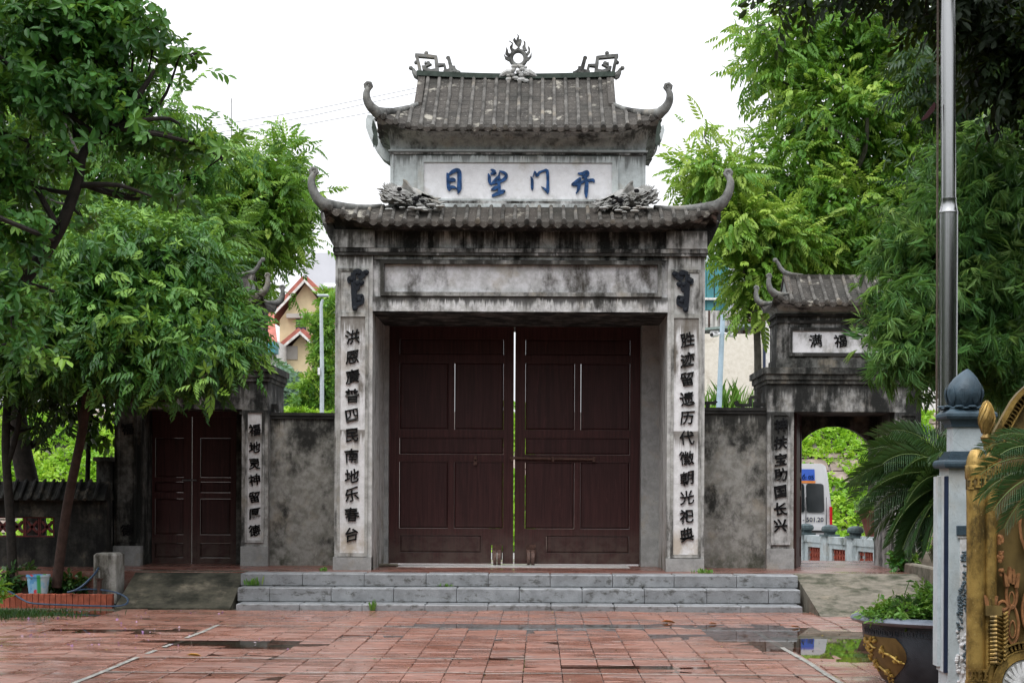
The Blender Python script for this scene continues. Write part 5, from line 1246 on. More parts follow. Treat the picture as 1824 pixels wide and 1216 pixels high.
m = MB(); bpx(m, 1200, 1362, 594, 745, 58, .4); m.build('wall_panel', plaster('cream_render', (.58, .54, .46), (.66, .62, .55), (.36, .22, .13), -.25, sx=3), cw)
m = MB(); bpx(m, 1359.5, 1363.5, 595, 745, 57.9, .1); m.build('corner_post', M_pn, cw)
o = MB(); bpx(o, 1366, 1700, 560, 745, 60, .4); o = o.build('pale_boundary_wall', M_wt, None, P(1500, 745, 60)); meta(o, 'pale boundary wall behind the arched side gate and bamboo', 'wall')
# wires and antenna
m = MB()
for a, b in (((300, 237), (800, 145)), ((300, 252), (800, 152)), ((300, 257), (800, 174))):
    p, q = Vector(P(a[0], a[1], 60)), Vector(P(b[0], b[1], 60)); m.tube([p, (p+q)/2-Vector((0, 0, .12)), q], .010, 4)
o = m.build('power_cable', M_rub, None, P(300, 240, 60)); meta(o, 'three thin power cables crossing the sky left of the upper roof', 'cable')
m = MB(); m.tube([P(412, 260, 60), P(412.5, 176, 60)], .016, 5); m.tube([P(412.5, 178, 60), P(412.5, 163, 60)], .007, 4); o = m.build('antenna', M_orn, None, P(412, 260, 60)); meta(o, 'thin antenna rod standing above the trees at the left', 'antenna')
# ================================================================ VEGETATION
def leafmat(name, cols, trans=.35, rough=.42, spec=.35):
    t = NT(name); at = t.n.new('ShaderNodeAttribute'); at.attribute_name = 'tint'
    cr = t.n.new('ShaderNodeValToRGB'); t.l.new(at.outputs['Fac'], cr.inputs[0]); e = cr.color_ramp.elements
    for i, (p, c) in enumerate(cols):
        el = e[i] if i < 2 else e.new(p)
        el.position = p; el.color = c+(1,)
    c = cr.outputs[0]
    t.l.new(c, t.b.inputs['Base Color']); t.b.inputs['Roughness'].default_value = rough; t.b.inputs['Specular IOR Level'].default_value = spec
    tr = t.n.new('ShaderNodeBsdfTranslucent'); ms = t.n.new('ShaderNodeMixShader'); ms.inputs[0].default_value = trans
    g = t.n.new('ShaderNodeGamma'); g.inputs[1].default_value = .85; t.l.new(c, g.inputs[0])
    t.l.new(t.mix(.35, c, (.25, .34, .02)), tr.inputs[0])
    t.l.new(t.b.outputs[0], ms.inputs[1]); t.l.new(tr.outputs[0], ms.inputs[2]); t.l.new(ms.outputs[0], t.out.inputs[0]); return t.m
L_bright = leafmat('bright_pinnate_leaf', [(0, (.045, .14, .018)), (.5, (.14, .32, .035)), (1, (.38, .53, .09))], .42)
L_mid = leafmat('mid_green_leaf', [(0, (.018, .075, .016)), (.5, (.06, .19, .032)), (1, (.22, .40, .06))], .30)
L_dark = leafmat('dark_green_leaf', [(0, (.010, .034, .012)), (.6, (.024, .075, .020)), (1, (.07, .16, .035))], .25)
L_over = leafmat('overhanging_leaf', [(0, (.005, .010, .004)), (.6, (.008, .019, .006)), (1, (.04, .09, .015))], .10, .6, .15)  # near-black colour paints in the backlit shade side of these boughs
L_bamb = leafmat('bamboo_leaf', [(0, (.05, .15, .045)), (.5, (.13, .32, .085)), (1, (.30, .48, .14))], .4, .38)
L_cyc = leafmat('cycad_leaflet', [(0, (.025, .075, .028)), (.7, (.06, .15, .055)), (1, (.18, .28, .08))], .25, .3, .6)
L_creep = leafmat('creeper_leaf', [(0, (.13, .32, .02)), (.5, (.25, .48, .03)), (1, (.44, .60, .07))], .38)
L_grass = leafmat('grass_blade', [(0, (.05, .14, .02)), (.6, (.12, .28, .04)), (1, (.25, .36, .10))], .35)
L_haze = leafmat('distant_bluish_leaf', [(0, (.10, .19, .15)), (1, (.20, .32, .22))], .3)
M_bark = plain('dark_bark', (.020, .016, .013), .95, 0, .5, 12, .6); M_barkr = plain('reddish_bark', (.045, .024, .018), .9, 0, .4, 10, .6); M_barkg = plain('grey_bark', (.09, .085, .07), .9, 0, .4, 8, .5)

def lf(L, w, fold=.25, curl=.15, n=6):
    if n == 4: v = [(0,0,0),(L*.45,w/2,fold*w),(L,0,-curl*L),(L*.45,-w/2,fold*w)]; f = [(0,2,1),(0,3,2)]
    else:
        v = [(0,0,0),(L*.3,w*.42,fold*w*.7-curl*L*.1),(L*.68,w*.42,fold*w*.7-curl*L*.45),(L,0,-curl*L),(L*.68,-w*.42,fold*w*.7-curl*L*.45),(L*.3,-w*.42,fold*w*.7-curl*L*.1)]; f = [(0,3,2,1),(0,5,4,3)]
    return np.array(v, float), f
def rot(ax, a):
    return np.array(Matrix.Rotation(a, 3, ax))
def compose(items):
    V = []; Fc = []; n = 0
    for (v, f), R, t in items:
        V.append(v@R.T+np.array(t)); Fc += [tuple(i+n for i in q) for q in f]; n += len(v)
    return np.concatenate(V), Fc
def t_pinnate(L=.42, n=6, ll=.15, w=.05, droop=.35, spread=62, hang=25):
    it = []
    for i in range(n):
        u = (i+1)/(n+.3); x = L*u; z = -droop*L*u*u; sc = .75+.35*math.sin(PI*min(1, u*1.1))
        for s in (-1, 1):
            R = rot('Z', s*math.radians(spread-18*u))@rot('Y', math.radians(hang)); it.append((lf(ll*sc, w*sc, .25, .18, 4), R, (x, 0, z)))
    it.append((lf(ll, w, .2, .2, 4), rot('Y', math.radians(35)), (L, 0, -droop*L))); return compose(it)
def t_whorl(n=7, ll=.13, w=.05, el=20):
    it = []
    for i in range(n):
        it.append((lf(ll*random.uniform(.75, 1.1), w, .2, .22, 6), rot('Z', 2*PI*i/n+random.uniform(-.2, .2))@rot('Y', math.radians(random.uniform(-el, el+15))), (0, 0, 0)))
    v, f = compose(it); return v@rot('Y', PI/2-.3).T, f
def t_bamboo(n=6, ll=.2, w=.022):
    it = []
    for i in range(n):
        a = random.uniform(-1.1, 1.1); it.append((lf(ll*random.uniform(.7, 1.1), w, .15, .25, 4), rot('Z', a)@rot('Y', math.radians(random.uniform(5, 55))), (random.uniform(0, .07), 0, 0)))
    return compose(it)
def t_alt(n=5, ll=.09, w=.04, L=.2):
    it = []
    for i in range(n):
        s = 1 if i % 2 else -1; it.append((lf(ll, w, .2, .15, 6), rot('Z', s*random.uniform(.5, 1.1))@rot('Y', math.radians(random.uniform(-5, 50))), (L*i/n, 0, -.04*i/n)))
    it.append((lf(ll, w, .2, .1, 6), rot('Y', .4), (L, 0, -.05))); return compose(it)
def scatter(name, mat, par, tmpls, pos, dirs, scl, tint, org=None, jit=.6):
    pos = np.asarray(pos, float); k = len(pos); d = dirs/np.linalg.norm(dirs, axis=1, keepdims=True)
    up = np.array([0, 0, 1.])+NR.normal(0, jit, (k, 3)); y = np.cross(up, d); y /= np.linalg.norm(y, axis=1, keepdims=True)+1e-9; z = np.cross(d, y)
    R = np.stack([d, y, z], 2)          # columns
    o3 = np.array(ORG[par.name] if par is not None else org)
    VV = []; FF = []; TT = []; LS = []; n = 0; which = NR.integers(0, len(tmpls), k)
    for ti, (tv, tf) in enumerate(tmpls):
        ix = np.where(which == ti)[0]
        if len(ix) == 0: continue
        v = np.einsum('kij,nj->kni', R[ix], tv)*scl[ix][:, None, None]+pos[ix][:, None, :]-o3
        m = len(tv); base = n+np.arange(len(ix))*m
        for q in sorted(set(len(f) for f in tf)):
            fa = np.array([f for f in tf if len(f) == q]); FF.append(((fa[None]+base[:, None, None]).reshape(-1), q))
        VV.append(v.reshape(-1, 3)); TT.append(np.repeat(np.clip(tint[ix], 0, 1), m)); n += m*len(ix)
    V = np.concatenate(VV).astype('f'); T = np.concatenate(TT).astype('f')
    me = bpy.data.meshes.new(name); me.vertices.add(len(V)); me.vertices.foreach_set('co', V.ravel())
    loops = np.concatenate([a for a, q in FF]).astype('i'); cnt = np.concatenate([np.full(len(a)//q, q) for a, q in FF])
    st = np.concatenate([[0], np.cumsum(cnt)[:-1]]).astype('i')
    me.loops.add(len(loops)); me.loops.foreach_set('vertex_index', loops); me.polygons.add(len(cnt)); me.polygons.foreach_set('loop_start', st)
    try: me.polygons.foreach_set('loop_total', cnt.astype('i'))
    except Exception: pass
    me.update(calc_edges=True); a = me.attributes.new('tint', 'FLOAT', 'POINT'); a.data.foreach_set('value', T)
    return link(name, me, mat, par, org or (0, 0, 0))
def lobes_pts(lobes, rz, ntw, per, spread, up=.15, out=.7, down=.25, surf=2.6, tb=.45, tv=.18):
    """leaf positions gathered in clumps (twigs) through the volume of ellipsoid lobes; lobe = (x, y, D, rx, ry[, weight])"""
    Ps = []; Ds = []; Ts = []; tw = []
    area = np.array([l[3]*l[4]*(l[5] if len(l) > 5 else 1)/(1 if len(l) < 7 else 1) for l in lobes], float); area /= area.sum()
    for l, a in zip(lobes, area):
        k = max(3, int(ntw*a)); c = np.array(P(l[0], l[1], l[2])); r = np.array([l[3]/F*l[2], rz, l[4]/F*l[2]])
        u = NR.normal(0, 1, (k, 3)); u /= np.linalg.norm(u, axis=1, keepdims=True)
        u[:, 1] = np.where(NR.random(k) < .35, -np.abs(u[:, 1]), u[:, 1])
        rad = NR.random(k)**(1/surf)*(1+.16*np.sin(5*u[:, 0]+3*u[:, 2]+l[0])+NR.normal(0, .07, k))
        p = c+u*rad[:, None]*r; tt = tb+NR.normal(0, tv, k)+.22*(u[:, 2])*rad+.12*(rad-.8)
        for j in range(per):
            q = NR.normal(0, spread, (k, 3)); q[:, 2] *= .6
            Ps.append(p+q); d = u*out+NR.normal(0, .5, (k, 3))+q/spread*.35; d[:, 2] += up-down; Ds.append(d); Ts.append(tt+NR.normal(0, .1, k))
        tw.append((c, p))
    return np.concatenate(Ps), np.concatenate(Ds), np.concatenate(Ts), tw
def tree(name, label, trunk, lobes, tm, mat, ntw, per, spread, rz=1.2, bark=None, sh=0, tr=(.12, .05), sc=(.75, 1.2), cat='tree', limbs=True, twigs=5, group=None, tr_extra=(), **kw):
    lobes = [(l[0], l[1], l[2], max(6, l[3]-sh), max(6, l[4]-sh))+tuple(l[5:]) for l in lobes]
    tp = [P(*p) for p in trunk]; base = (tp[0][0], tp[0][1], 0 if tp[0][1] < 46 else 4.4)
    t_ = thing(name, label, cat, base, group); bark = bark or M_bark
    pts = smoothpts([base]+tp if abs(tp[0][2]-base[2]) > .3 else tp, 4); n = len(pts)
    MB().tube(pts, [tr[0]+(tr[1]-tr[0])*i/(n-1) for i in range(n)], 10).build('trunk', bark, t_, smooth=True)
    Ps, Ds, Ts, tw = lobes_pts(lobes, rz, ntw, per, spread, **kw)
    m = MB(); rn = random.Random(len(lobes)*7)
    for c, p in tw:
        c = Vector(c)
        a = min((Vector(q) for q in pts[n//3:]), key=lambda q: (q-c).length+max(0, q.z-c.z)*.8)
        if limbs:
            mid = (a+c)/2+Vector((rn.gauss(0, .1), rn.gauss(0, .1), -.05*(c-a).length+rn.gauss(0, .08)))
            m.tube(smoothpts([tuple(a), tuple(mid), tuple(c)], 4), list(np.linspace(tr[1]*.8, tr[1]*.25, 9)), 6)
        for i in range(min(twigs, len(p))):
            q = Vector(p[rn.randrange(len(p))]); m.tube([c, (c+q)/2+Vector((rn.gauss(0, .06), 0, rn.gauss(0, .06))), q], [tr[1]*.3, tr[1]*.2, tr[1]*.1], 5)
    for br in tr_extra:
        w0, w1 = br[0]; q = smoothpts([P(*b) for b in br[1:]], 4); m.tube(q, list(np.linspace(w0, w1, len(q))), 8)
    m.build('branches', bark, t_, smooth=True)
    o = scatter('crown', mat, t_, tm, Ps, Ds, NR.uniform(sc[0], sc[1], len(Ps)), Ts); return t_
random.seed(5)
pinA = [t_pinnate(.36, 5, .16, .062, .45, 52, 42), t_pinnate(.30, 4, .15, .06, .6, 48, 50), t_pinnate(.42, 6, .15, .055, .35, 56, 32), t_alt(5, .15, .06, .22)]
pinB = [t_pinnate(.26, 3, .17, .056, .4, 48, 38), t_pinnate(.30, 4, .15, .05, .6, 46, 48), t_whorl(5, .17, .055, 50)]
whA = [t_whorl(7, .125, .048), t_whorl(6, .14, .055, 30), t_alt(5, .11, .055, .16)]
alt = [t_alt(), t_alt(4, .11, .05, .16)]
bmb = [t_bamboo(7, .2, .015), t_bamboo(9, .17, .014), t_bamboo(6, .24, .017)]

# --- right side, far to near
tree('tree', 'tall feathery bright green tree rising behind the arched side gate', [(1560, 740, 34), (1530, 560, 34), (1490, 420, 34), (1540, 250, 34), (1570, 110, 34)],
     [(1400, 110, 34, 85, 85), (1350, 60, 34, 40, 55, .6), (1345, 135, 34, 38, 26, .5), (1470, 40, 34, 100, 90), (1570, 60, 34, 110, 90), (1480, 210, 33.5, 120, 90), (1590, 200, 34, 110, 100), (1410, 320, 33.5, 90, 90), (1500, 380, 33, 110, 90), (1600, 350, 34, 110, 110), (1375, 420, 33.3, 60, 70), (1440, 450, 33, 90, 55), (1540, 460, 33.5, 110, 60), (1340, 350, 33.5, 40, 50, .6), (1660, 120, 35, 80, 120), (1680, 300, 35, 80, 130)],
     pinA, L_bright, 1150, 7, .26, rz=1.5, bark=M_barkg, tr=(.2, .09), sc=(.7, 1.15), twigs=4, tb=.5, tv=.24, sh=12,
     tr_extra=[((.07, .03), (1490, 420, 33.2), (1430, 460, 32.6), (1380, 470, 32.3)), ((.07, .03), (1510, 330, 33), (1540, 270, 32.6), (1545, 210, 32.4)), ((.06, .03), (1400, 235, 33), (1470, 230, 32.6), (1530, 250, 32.4))])
tree('tree', 'light green young tree with drooping leaf sprays just right of the main gate roof', [(1350, 730, 31.5), (1345, 560, 31.5), (1310, 430, 31.5), (1280, 330, 31.5)],
     [(1280, 320, 31.5, 55, 50, .8), (1240, 300, 31.5, 35, 30, .6), (1222, 345, 31.5, 22, 22, .5), (1255, 245, 31.5, 15, 18, .4), (1318, 410, 31.3, 50, 50), (1325, 480, 31.2, 30, 30, .6), (1350, 500, 31.5, 45, 50), (1340, 555, 31.3, 26, 24, .6), (1390, 430, 31.5, 50, 60)],
     pinA, L_bright, 300, 6, .2, rz=.7, bark=M_barkg, tr=(.09, .045), sc=(.65, 1.1), twigs=3, tb=.72, surf=2.2, sh=12)
tree('tree', 'dense dark tree filling the background behind the flagpole', [(1740, 760, 29), (1730, 500, 29), (1740, 250, 29)],
     [(1700, 130, 29, 90, 110), (1790, 200, 29, 90, 130), (1720, 350, 30, 100, 130), (1800, 420, 29, 90, 140), (1720, 560, 30, 100, 110), (1800, 640, 29, 90, 110), (1700, 660, 30, 70, 60, .8), (1640, 560, 31, 60, 60, .8), (1760, 760, 29, 50, 60)],
     pinB, L_dark, 620, 6, .28, rz=1.3, tr=(.2, .08), twigs=3, tb=.35, sc=(.9, 1.4), sh=10)
# bamboo
bl = [(1745, 300, 19, 95, 70), (1800, 380, 19, 70, 90), (1700, 400, 18.6, 80, 70), (1640, 420, 18.8, 65, 50), (1615, 450, 18.6, 45, 30), (1620, 530, 18.4, 70, 45), (1592, 578, 18.3, 38, 28), (1640, 610, 18.3, 60, 40), (1600, 630, 18.2, 38, 30), (1700, 520, 18.6, 75, 70), (1780, 520, 19, 80, 80), (1720, 620, 18.6, 60, 50), (1790, 640, 18.8, 60, 60), (1650, 670, 18.5, 38, 26, .6), (1575, 650, 18.3, 22, 22, .5)]
tb_ = thing('bamboo_clump', 'dense bamboo clump with long drooping leaves overhanging the arched side gate', 'bamboo', (5.6, 19.4, 0))
Ps, Ds, Ts, tw = lobes_pts(bl, .9, 1050, 5, .10, out=.45, down=.65, surf=2.4, tb=.48, tv=.26)
Ds[:, 0] -= .25
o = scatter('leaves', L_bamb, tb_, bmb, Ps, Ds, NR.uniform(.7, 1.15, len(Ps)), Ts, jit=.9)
rn = random.Random(8)
for k, (bx_, tx, ty) in enumerate(((5.3, 1640, 400), (5.5, 1720, 260), (5.7, 1800, 300), (5.2, 1600, 520), (5.6, 1760, 420), (5.9, 1820, 480), (5.4, 1660, 560), (5.8, 1780, 560), (5.1, 1700, 640))):
    q = P(tx, ty, 18.9); base = Vector((bx_, 19.6+rn.random()*.5, 0)); mid = Vector((bx_+.1, 19.6, q[2]*.75+.4))
    MB().tube(smoothpts([tuple(base), tuple(mid), q], 5), list(np.linspace(.03, .008, 11)), 6).build('culm', plain('bamboo_culm', (.12, .16, .05), .5, 0, .3, 5) if k == 0 else bpy.data.materials['bamboo_culm'], tb_, smooth=True)
# dark overhanging boughs, close to the camera
tree('tree', 'very dark overhanging boughs in the top right corner behind the flagpole', [(2160, 1150, 17.6), (2140, 500, 17.6), (2060, 100, 17.6), (1930, -40, 17.6), (1760, -70, 17.6)],
     [(1790, 60, 17.6, 42, 75), (1850, 110, 17.6, 60, 95), (1800, 140, 17.5, 34, 55), (1735, 0, 17.6, 50, 28), (1665, -4, 17.6, 50, 28), (1645, 34, 17.4, 24, 24, .5), (1690, 50, 17.4, 14, 20, .4), (1590, -18, 17.6, 50, 16), (1500, -20, 17.6, 45, 22), (1440, -14, 17.6, 40, 22, .6), (1400, -24, 17.6, 20, 16, .4), (1860, -20, 17.8, 90, 60), (1765, 70, 17.5, 22, 40, .6), (1800, 185, 17.4, 24, 22, .6), (1745, 130, 17.5, 14, 22, .3), (2000, 120, 16, 120, 200, .5), (2060, 420, 14, 140, 200, .35), (2300, 200, 11, 200, 400, .2), (2600, 0, 8, 300, 500, .12), (1900, -250, 15, 250, 130, .3)],  # lobes past the right edge added to darken the steel pole's reflections
     alt, L_over, 1050, 6, .11, rz=.9, tr=(.2, .05), sc=(1.0, 1.5), twigs=4, down=.9, tb=.4, limbs=True)

# --- left side
tree('tree', 'bright pinnate-leaved tree at the back left behind the side gate roof', [(430, 735, 31), (450, 560, 31), (470, 420, 31), (490, 330, 31)],
     [(498, 285, 31, 42, 45), (470, 345, 31, 65, 60), (420, 320, 31, 45, 40, .8), (522, 360, 31, 38, 55), (500, 420, 31, 46, 40), (530, 435, 31, 22, 22, .5), (450, 430, 31, 70, 60), (480, 500, 31, 16, 22, .4), (450, 520, 31.4, 24, 34), (400, 380, 31, 70, 70)],
     pinA, L_bright, 520, 6, .24, rz=1.2, bark=M_barkg, tr=(.14, .06), sc=(.6, 1.0), twigs=4, tb=.45, tv=.24, sh=14)
tree('tree', 'leafy mid-green tree in the left background between the large dark branches', [(300, 860, 28), (290, 600, 28), (280, 400, 28), (290, 250, 28)],
     [(280, 200, 28, 55, 55), (345, 258, 28, 50, 40), (395, 285, 28, 45, 36),  (240, 290, 28, 90, 80), (340, 290, 28, 70, 65), (170, 210, 28, 90, 90), (80, 170, 28, 110, 110), (60, 350, 28, 120, 120), (190, 400, 28, 110, 90), (320, 390, 28, 80, 70), (380, 430, 28, 60, 70), (60, 520, 28, 120, 90), (20, 60, 28, 90, 110)],
     pinA, L_mid, 800, 6, .25, rz=1.2, tr=(.16, .07), sc=(.65, 1.05), twigs=3, tb=.62, sh=14)
tree('tree', 'dense tree with glossy drooping pinnate leaves covering the roof of the left side gate', [(100, 1045, 23.9), (120, 900, 23.8), (148, 760, 23.6), (165, 640, 23.4), (220, 520, 23.2)],
     [(290, 440, 23.3, 90, 45), (210, 470, 23.2, 130, 80), (350, 480, 23.4, 55, 55), (330, 560, 23.0, 90, 70), (395, 570, 23.2, 36, 45, .8), (250, 430, 25.8, 150, 60, 1.3), (200, 540, 25.6, 180, 80, 1.5), (60, 540, 25.2, 160, 120, 1.5), (60, 560, 24.2, 160, 90, 1.2), (330, 530, 25.6, 70, 60, .7), (240, 600, 22.8, 130, 70), (350, 630, 22.7, 70, 50), (400, 620, 22.9, 42, 42, .8), (290, 680, 22.6, 70, 28, .8), (380, 680, 22.6, 26, 26, .5), (120, 560, 23, 120, 90), (80, 640, 23.2, 110, 50), (200, 660, 22.7, 60, 35, .8), (20, 560, 23, 80, 100), (440, 612, 23.2, 20, 14, .4)],  # hidden rear lobes added to cast shade on the left side gate
     pinB, L_mid, 2500, 8, .17, rz=1.0, bark=M_barkr, tr=(.075, .055), sc=(.6, 1.0), twigs=3, tb=.42, tv=.22, down=.5, sh=8,
     tr_extra=[((.07, .04), (148, 760, 23.6), (155, 690, 23.5), (178, 610, 23.2)), ((.07, .04), (148, 760, 23.6), (140, 690, 23.7), (120, 610, 23.7))])
tree('tree', 'slender dark double trunk with dark leaves at the far left edge', [(24, 1050, 24.3), (18, 920, 24.3), (10, 790, 24.3), (14, 650, 24.3), (-10, 560, 24.3)],
     [(20, 640, 24.4, 80, 50), (60, 700, 24.5, 50, 28, .4), (-30, 600, 24.4, 70, 80), (70, 755, 24.6, 26, 26, .25), (100, 720, 24.6, 30, 22, .25)],
     pinB, L_dark, 260, 6, .15, rz=.6, tr=(.075, .05), sc=(.6, 1.0), twigs=3, tb=.3,
     tr_extra=[((.05, .03), (12, 830, 24.3), (30, 770, 24.3), (42, 690, 24.2), (60, 600, 24.2))])
tree('tree', 'thick leaning trunk behind the tiled garden wall at the far left', [(62, 930, 27.4), (50, 860, 27.4), (36, 790, 27.4), (28, 700, 27.4), (40, 620, 27.4)],
     [(60, 640, 27.4, 80, 40), (90, 770, 27.3, 26, 26, .18), (120, 710, 27.3, 40, 24, .25), (150, 640, 27.4, 80, 45), (215, 680, 27.3, 30, 30, .5)],
     pinB, L_dark, 240, 6, .14, rz=.6, tr=(.20, .15), sc=(.45, .8), twigs=3, tb=.3)
tree('sapling', 'thin straight sapling with broad leaves behind the garden wall, next to the left side gate', [(155, 930, 27.2), (156, 850, 27.2), (160, 740, 27.2), (165, 680, 27.2)],
     [(175, 745, 27.2, 22, 26), (185, 780, 27.2, 12, 16, .4), (135, 755, 27.2, 16, 12, .4), (175, 700, 27.2, 30, 24)],
     [t_alt(3, .2, .1, .12)], L_mid, 26, 3, .12, rz=.25, tr=(.045, .035), sc=(.8, 1.1), twigs=3, tb=.35)
tree('tree', 'large near tree with whorled dark green leaves and curving dark branches, top left', [(-330, 1300, 13.6), (-200, 900, 13.6), (-60, 640, 13.5), (5, 540, 13.4), (60, 475, 13.4), (105, 410, 13.4), (138, 325, 13.4), (150, 270, 13.4), (200, 225, 13.4)],
     [(60, 60, 13.4, 120, 85), (190, 60, 13.6, 85, 60), (150, 10, 13.6, 110, 45), (240, 50, 13.6, 48, 40), (270, 100, 13.6, 30, 22, .6), (80, 170, 13.3, 110, 70), (200, 160, 13.6, 75, 45), (270, 245, 13.7, 70, 34), (340, 255, 13.8, 50, 24, .7), (395, 280, 13.8, 30, 16, .5), (230, 200, 13.7, 60, 30), (-10, 300, 13.2, 70, 90), (30, 420, 13, 55, 50, .8), (40, 500, 13, 40, 40, .6), (300, 340, 13.8, 55, 28, .7), (240, 330, 13.8, 50, 22, .6), (20, 560, 12.8, 50, 50, .8), (60, 640, 12.8, 42, 40, .7), (-20, 660, 12.7, 34, 34, .5), (320, 100, 13.7, 8, 16, .12), (-190, 200, 12.5, 170, 200, .35), (-230, 500, 12, 180, 200, .3), (-160, -120, 12, 200, 120, .35), (-420, 300, 9, 200, 300, .15), (-420, 0, 7, 260, 300, .12), (200, -120, 13.5, 160, 60, .4), (90, 140, 17.5, 170, 140, .8), (40, 330, 19.5, 130, 90, .7), (-150, 300, 19, 200, 200, .6), (110, 290, 13.5, 50, 35, .6), (150, 395, 13.5, 40, 26, .4)],  # lobes outside the frame and the deeper ones added to darken the left yard
     whA, L_mid, 1500, 5, .085, rz=.55, tr=(.10, .03), sc=(.5, .95), twigs=4, tb=.40, tv=.2, limbs=True, sh=4,
     tr_extra=[((.028, .008), (145, 330, 13.4), (210, 330, 13.3), (270, 350, 13.2)), ((.035, .010), (138, 250, 13.4), (134, 190, 13.4), (170, 120, 13.4)), ((.04, .012), (205, 215, 13.4), (250, 165, 13.4), (275, 125, 13.4)), ((.03, .008), (100, 400, 13.3), (50, 300, 13.3), (55, 240, 13.3)), ((.035, .012), (200, 225, 13.4), (290, 240, 13.5), (350, 250, 13.6))])
# far shrubs left of the gate
tree('tree', 'bright green bushy tree beside the street lamp left of the main gate', [(560, 735, 46.5), (560, 620, 46.5), (565, 560, 46.5)],
     [(560, 570, 46.5, 10, 12), (582, 590, 46.5, 16, 30), (592, 540, 46.5, 12, 20), (575, 640, 46.5, 14, 24), (588, 680, 46.5, 16, 34), (555, 685, 46.5, 18, 14), (535, 714, 46.3, 18, 6), (565, 715, 46.5, 26, 10)],
     [t_whorl(6, .16, .06), t_alt(5, .16, .06, .16)], L_bright, 300, 5, .12, rz=.9, bark=M_barkg, tr=(.1, .05), sc=(.7, 1.1), twigs=1, tb=.4)
tree('tree', 'hazy blue-green tree in front of the yellow house', [(500, 735, 66), (505, 690, 66)], [(500, 678, 66, 16, 10), (510, 702, 66, 18, 14), (492, 718, 66, 18, 12)],
     [t_whorl(6, .3, .12)], L_haze, 220, 5, .3, rz=.8, bark=M_barkg, tr=(.12, .06), sc=(.8, 1.3), twigs=1)

# --- creeper over the embankment, with bare stone slabs left open
EBp = lambda x, v: (x, 47.0+6.5*v, 4.35*v)
def bare(x, v):
    return math.sin(x*1.15+v*5.1)+math.sin(x*.63-v*9.3+1.3)+.7*math.sin(x*2.1+v*14.0+.4)+.35*math.sin(x*5.3+v*31)
wins = [(X_(-60, 800, 50), X_(235, 800, 50)), (X_(470, 800, 50), X_(610, 800, 50)), (X_(880, 800, 50), X_(950, 800, 50)), (X_(1240, 800, 50), X_(1780, 800, 50))]
Ps = []; Ts = []
for a, b in wins:
    n = int((b-a)*7.8*95); xs = NR.uniform(a, b, n); vs = NR.random(n)
    for x, v in zip(xs, vs):
        k = bare(x, v)
        if k > 1.75 and NR.random() > .03: continue
        p = EBp(x, v); hgt_ = .06+.10*max(0, 1-k*.6)*NR.random()+.06*math.sin(x*3+v*22); Ps.append((p[0], p[1]-.5*hgt_, p[2]+hgt_)); Ts.append(.5+.15*math.sin(x*2+v*13)+NR.normal(0, .16))
Ps = np.array(Ps); Ds = NR.normal(0, .6, Ps.shape); Ds[:, 1] -= .7; Ds[:, 2] += .1
o = scatter('creeper', L_creep, None, [t_whorl(5, .16, .09, 25), t_alt(4, .14, .08, .14)], Ps, Ds, NR.uniform(.7, 1.2, len(Ps)), np.array(Ts), org=(0, 47, 0)); o['kind'] = 'stuff'
emb = bpy.data.objects['embankment']; ORG[emb.name] = (0, 0, 0)
M_slab = plain('embankment_slab', (.25, .20, .17), .9, 0, .35, 3, .4)
cnt = 0
for a, b in wins:
    for j in range(11):
        v0 = j/11; nx = int((b-a)/1.05)+2
        for i in range(nx):
            x = a-.5+(i+.5*(j % 2))*1.05; 
            if not any(bare(x+dx_, v0+dv_) > 1.5 for dx_ in (-.4, 0, .4) for dv_ in (-.03, .05)) or cnt > 170: continue
            cnt += 1; m = MB(); q = []
            for dx_, dv_ in ((-.49, .004), (.49, .004), (.47, .085), (-.47, .085)):
                p = EBp(x+dx_, v0+dv_); q.append((p[0]+random.uniform(-.03, .03), p[1]-.02, p[2]+.04+random.uniform(0, .02)))
            m.loft([[(p[0], p[1]+.08, p[2]-.1) for p in q], q]); m.build('stone_slab', M_slab, emb)
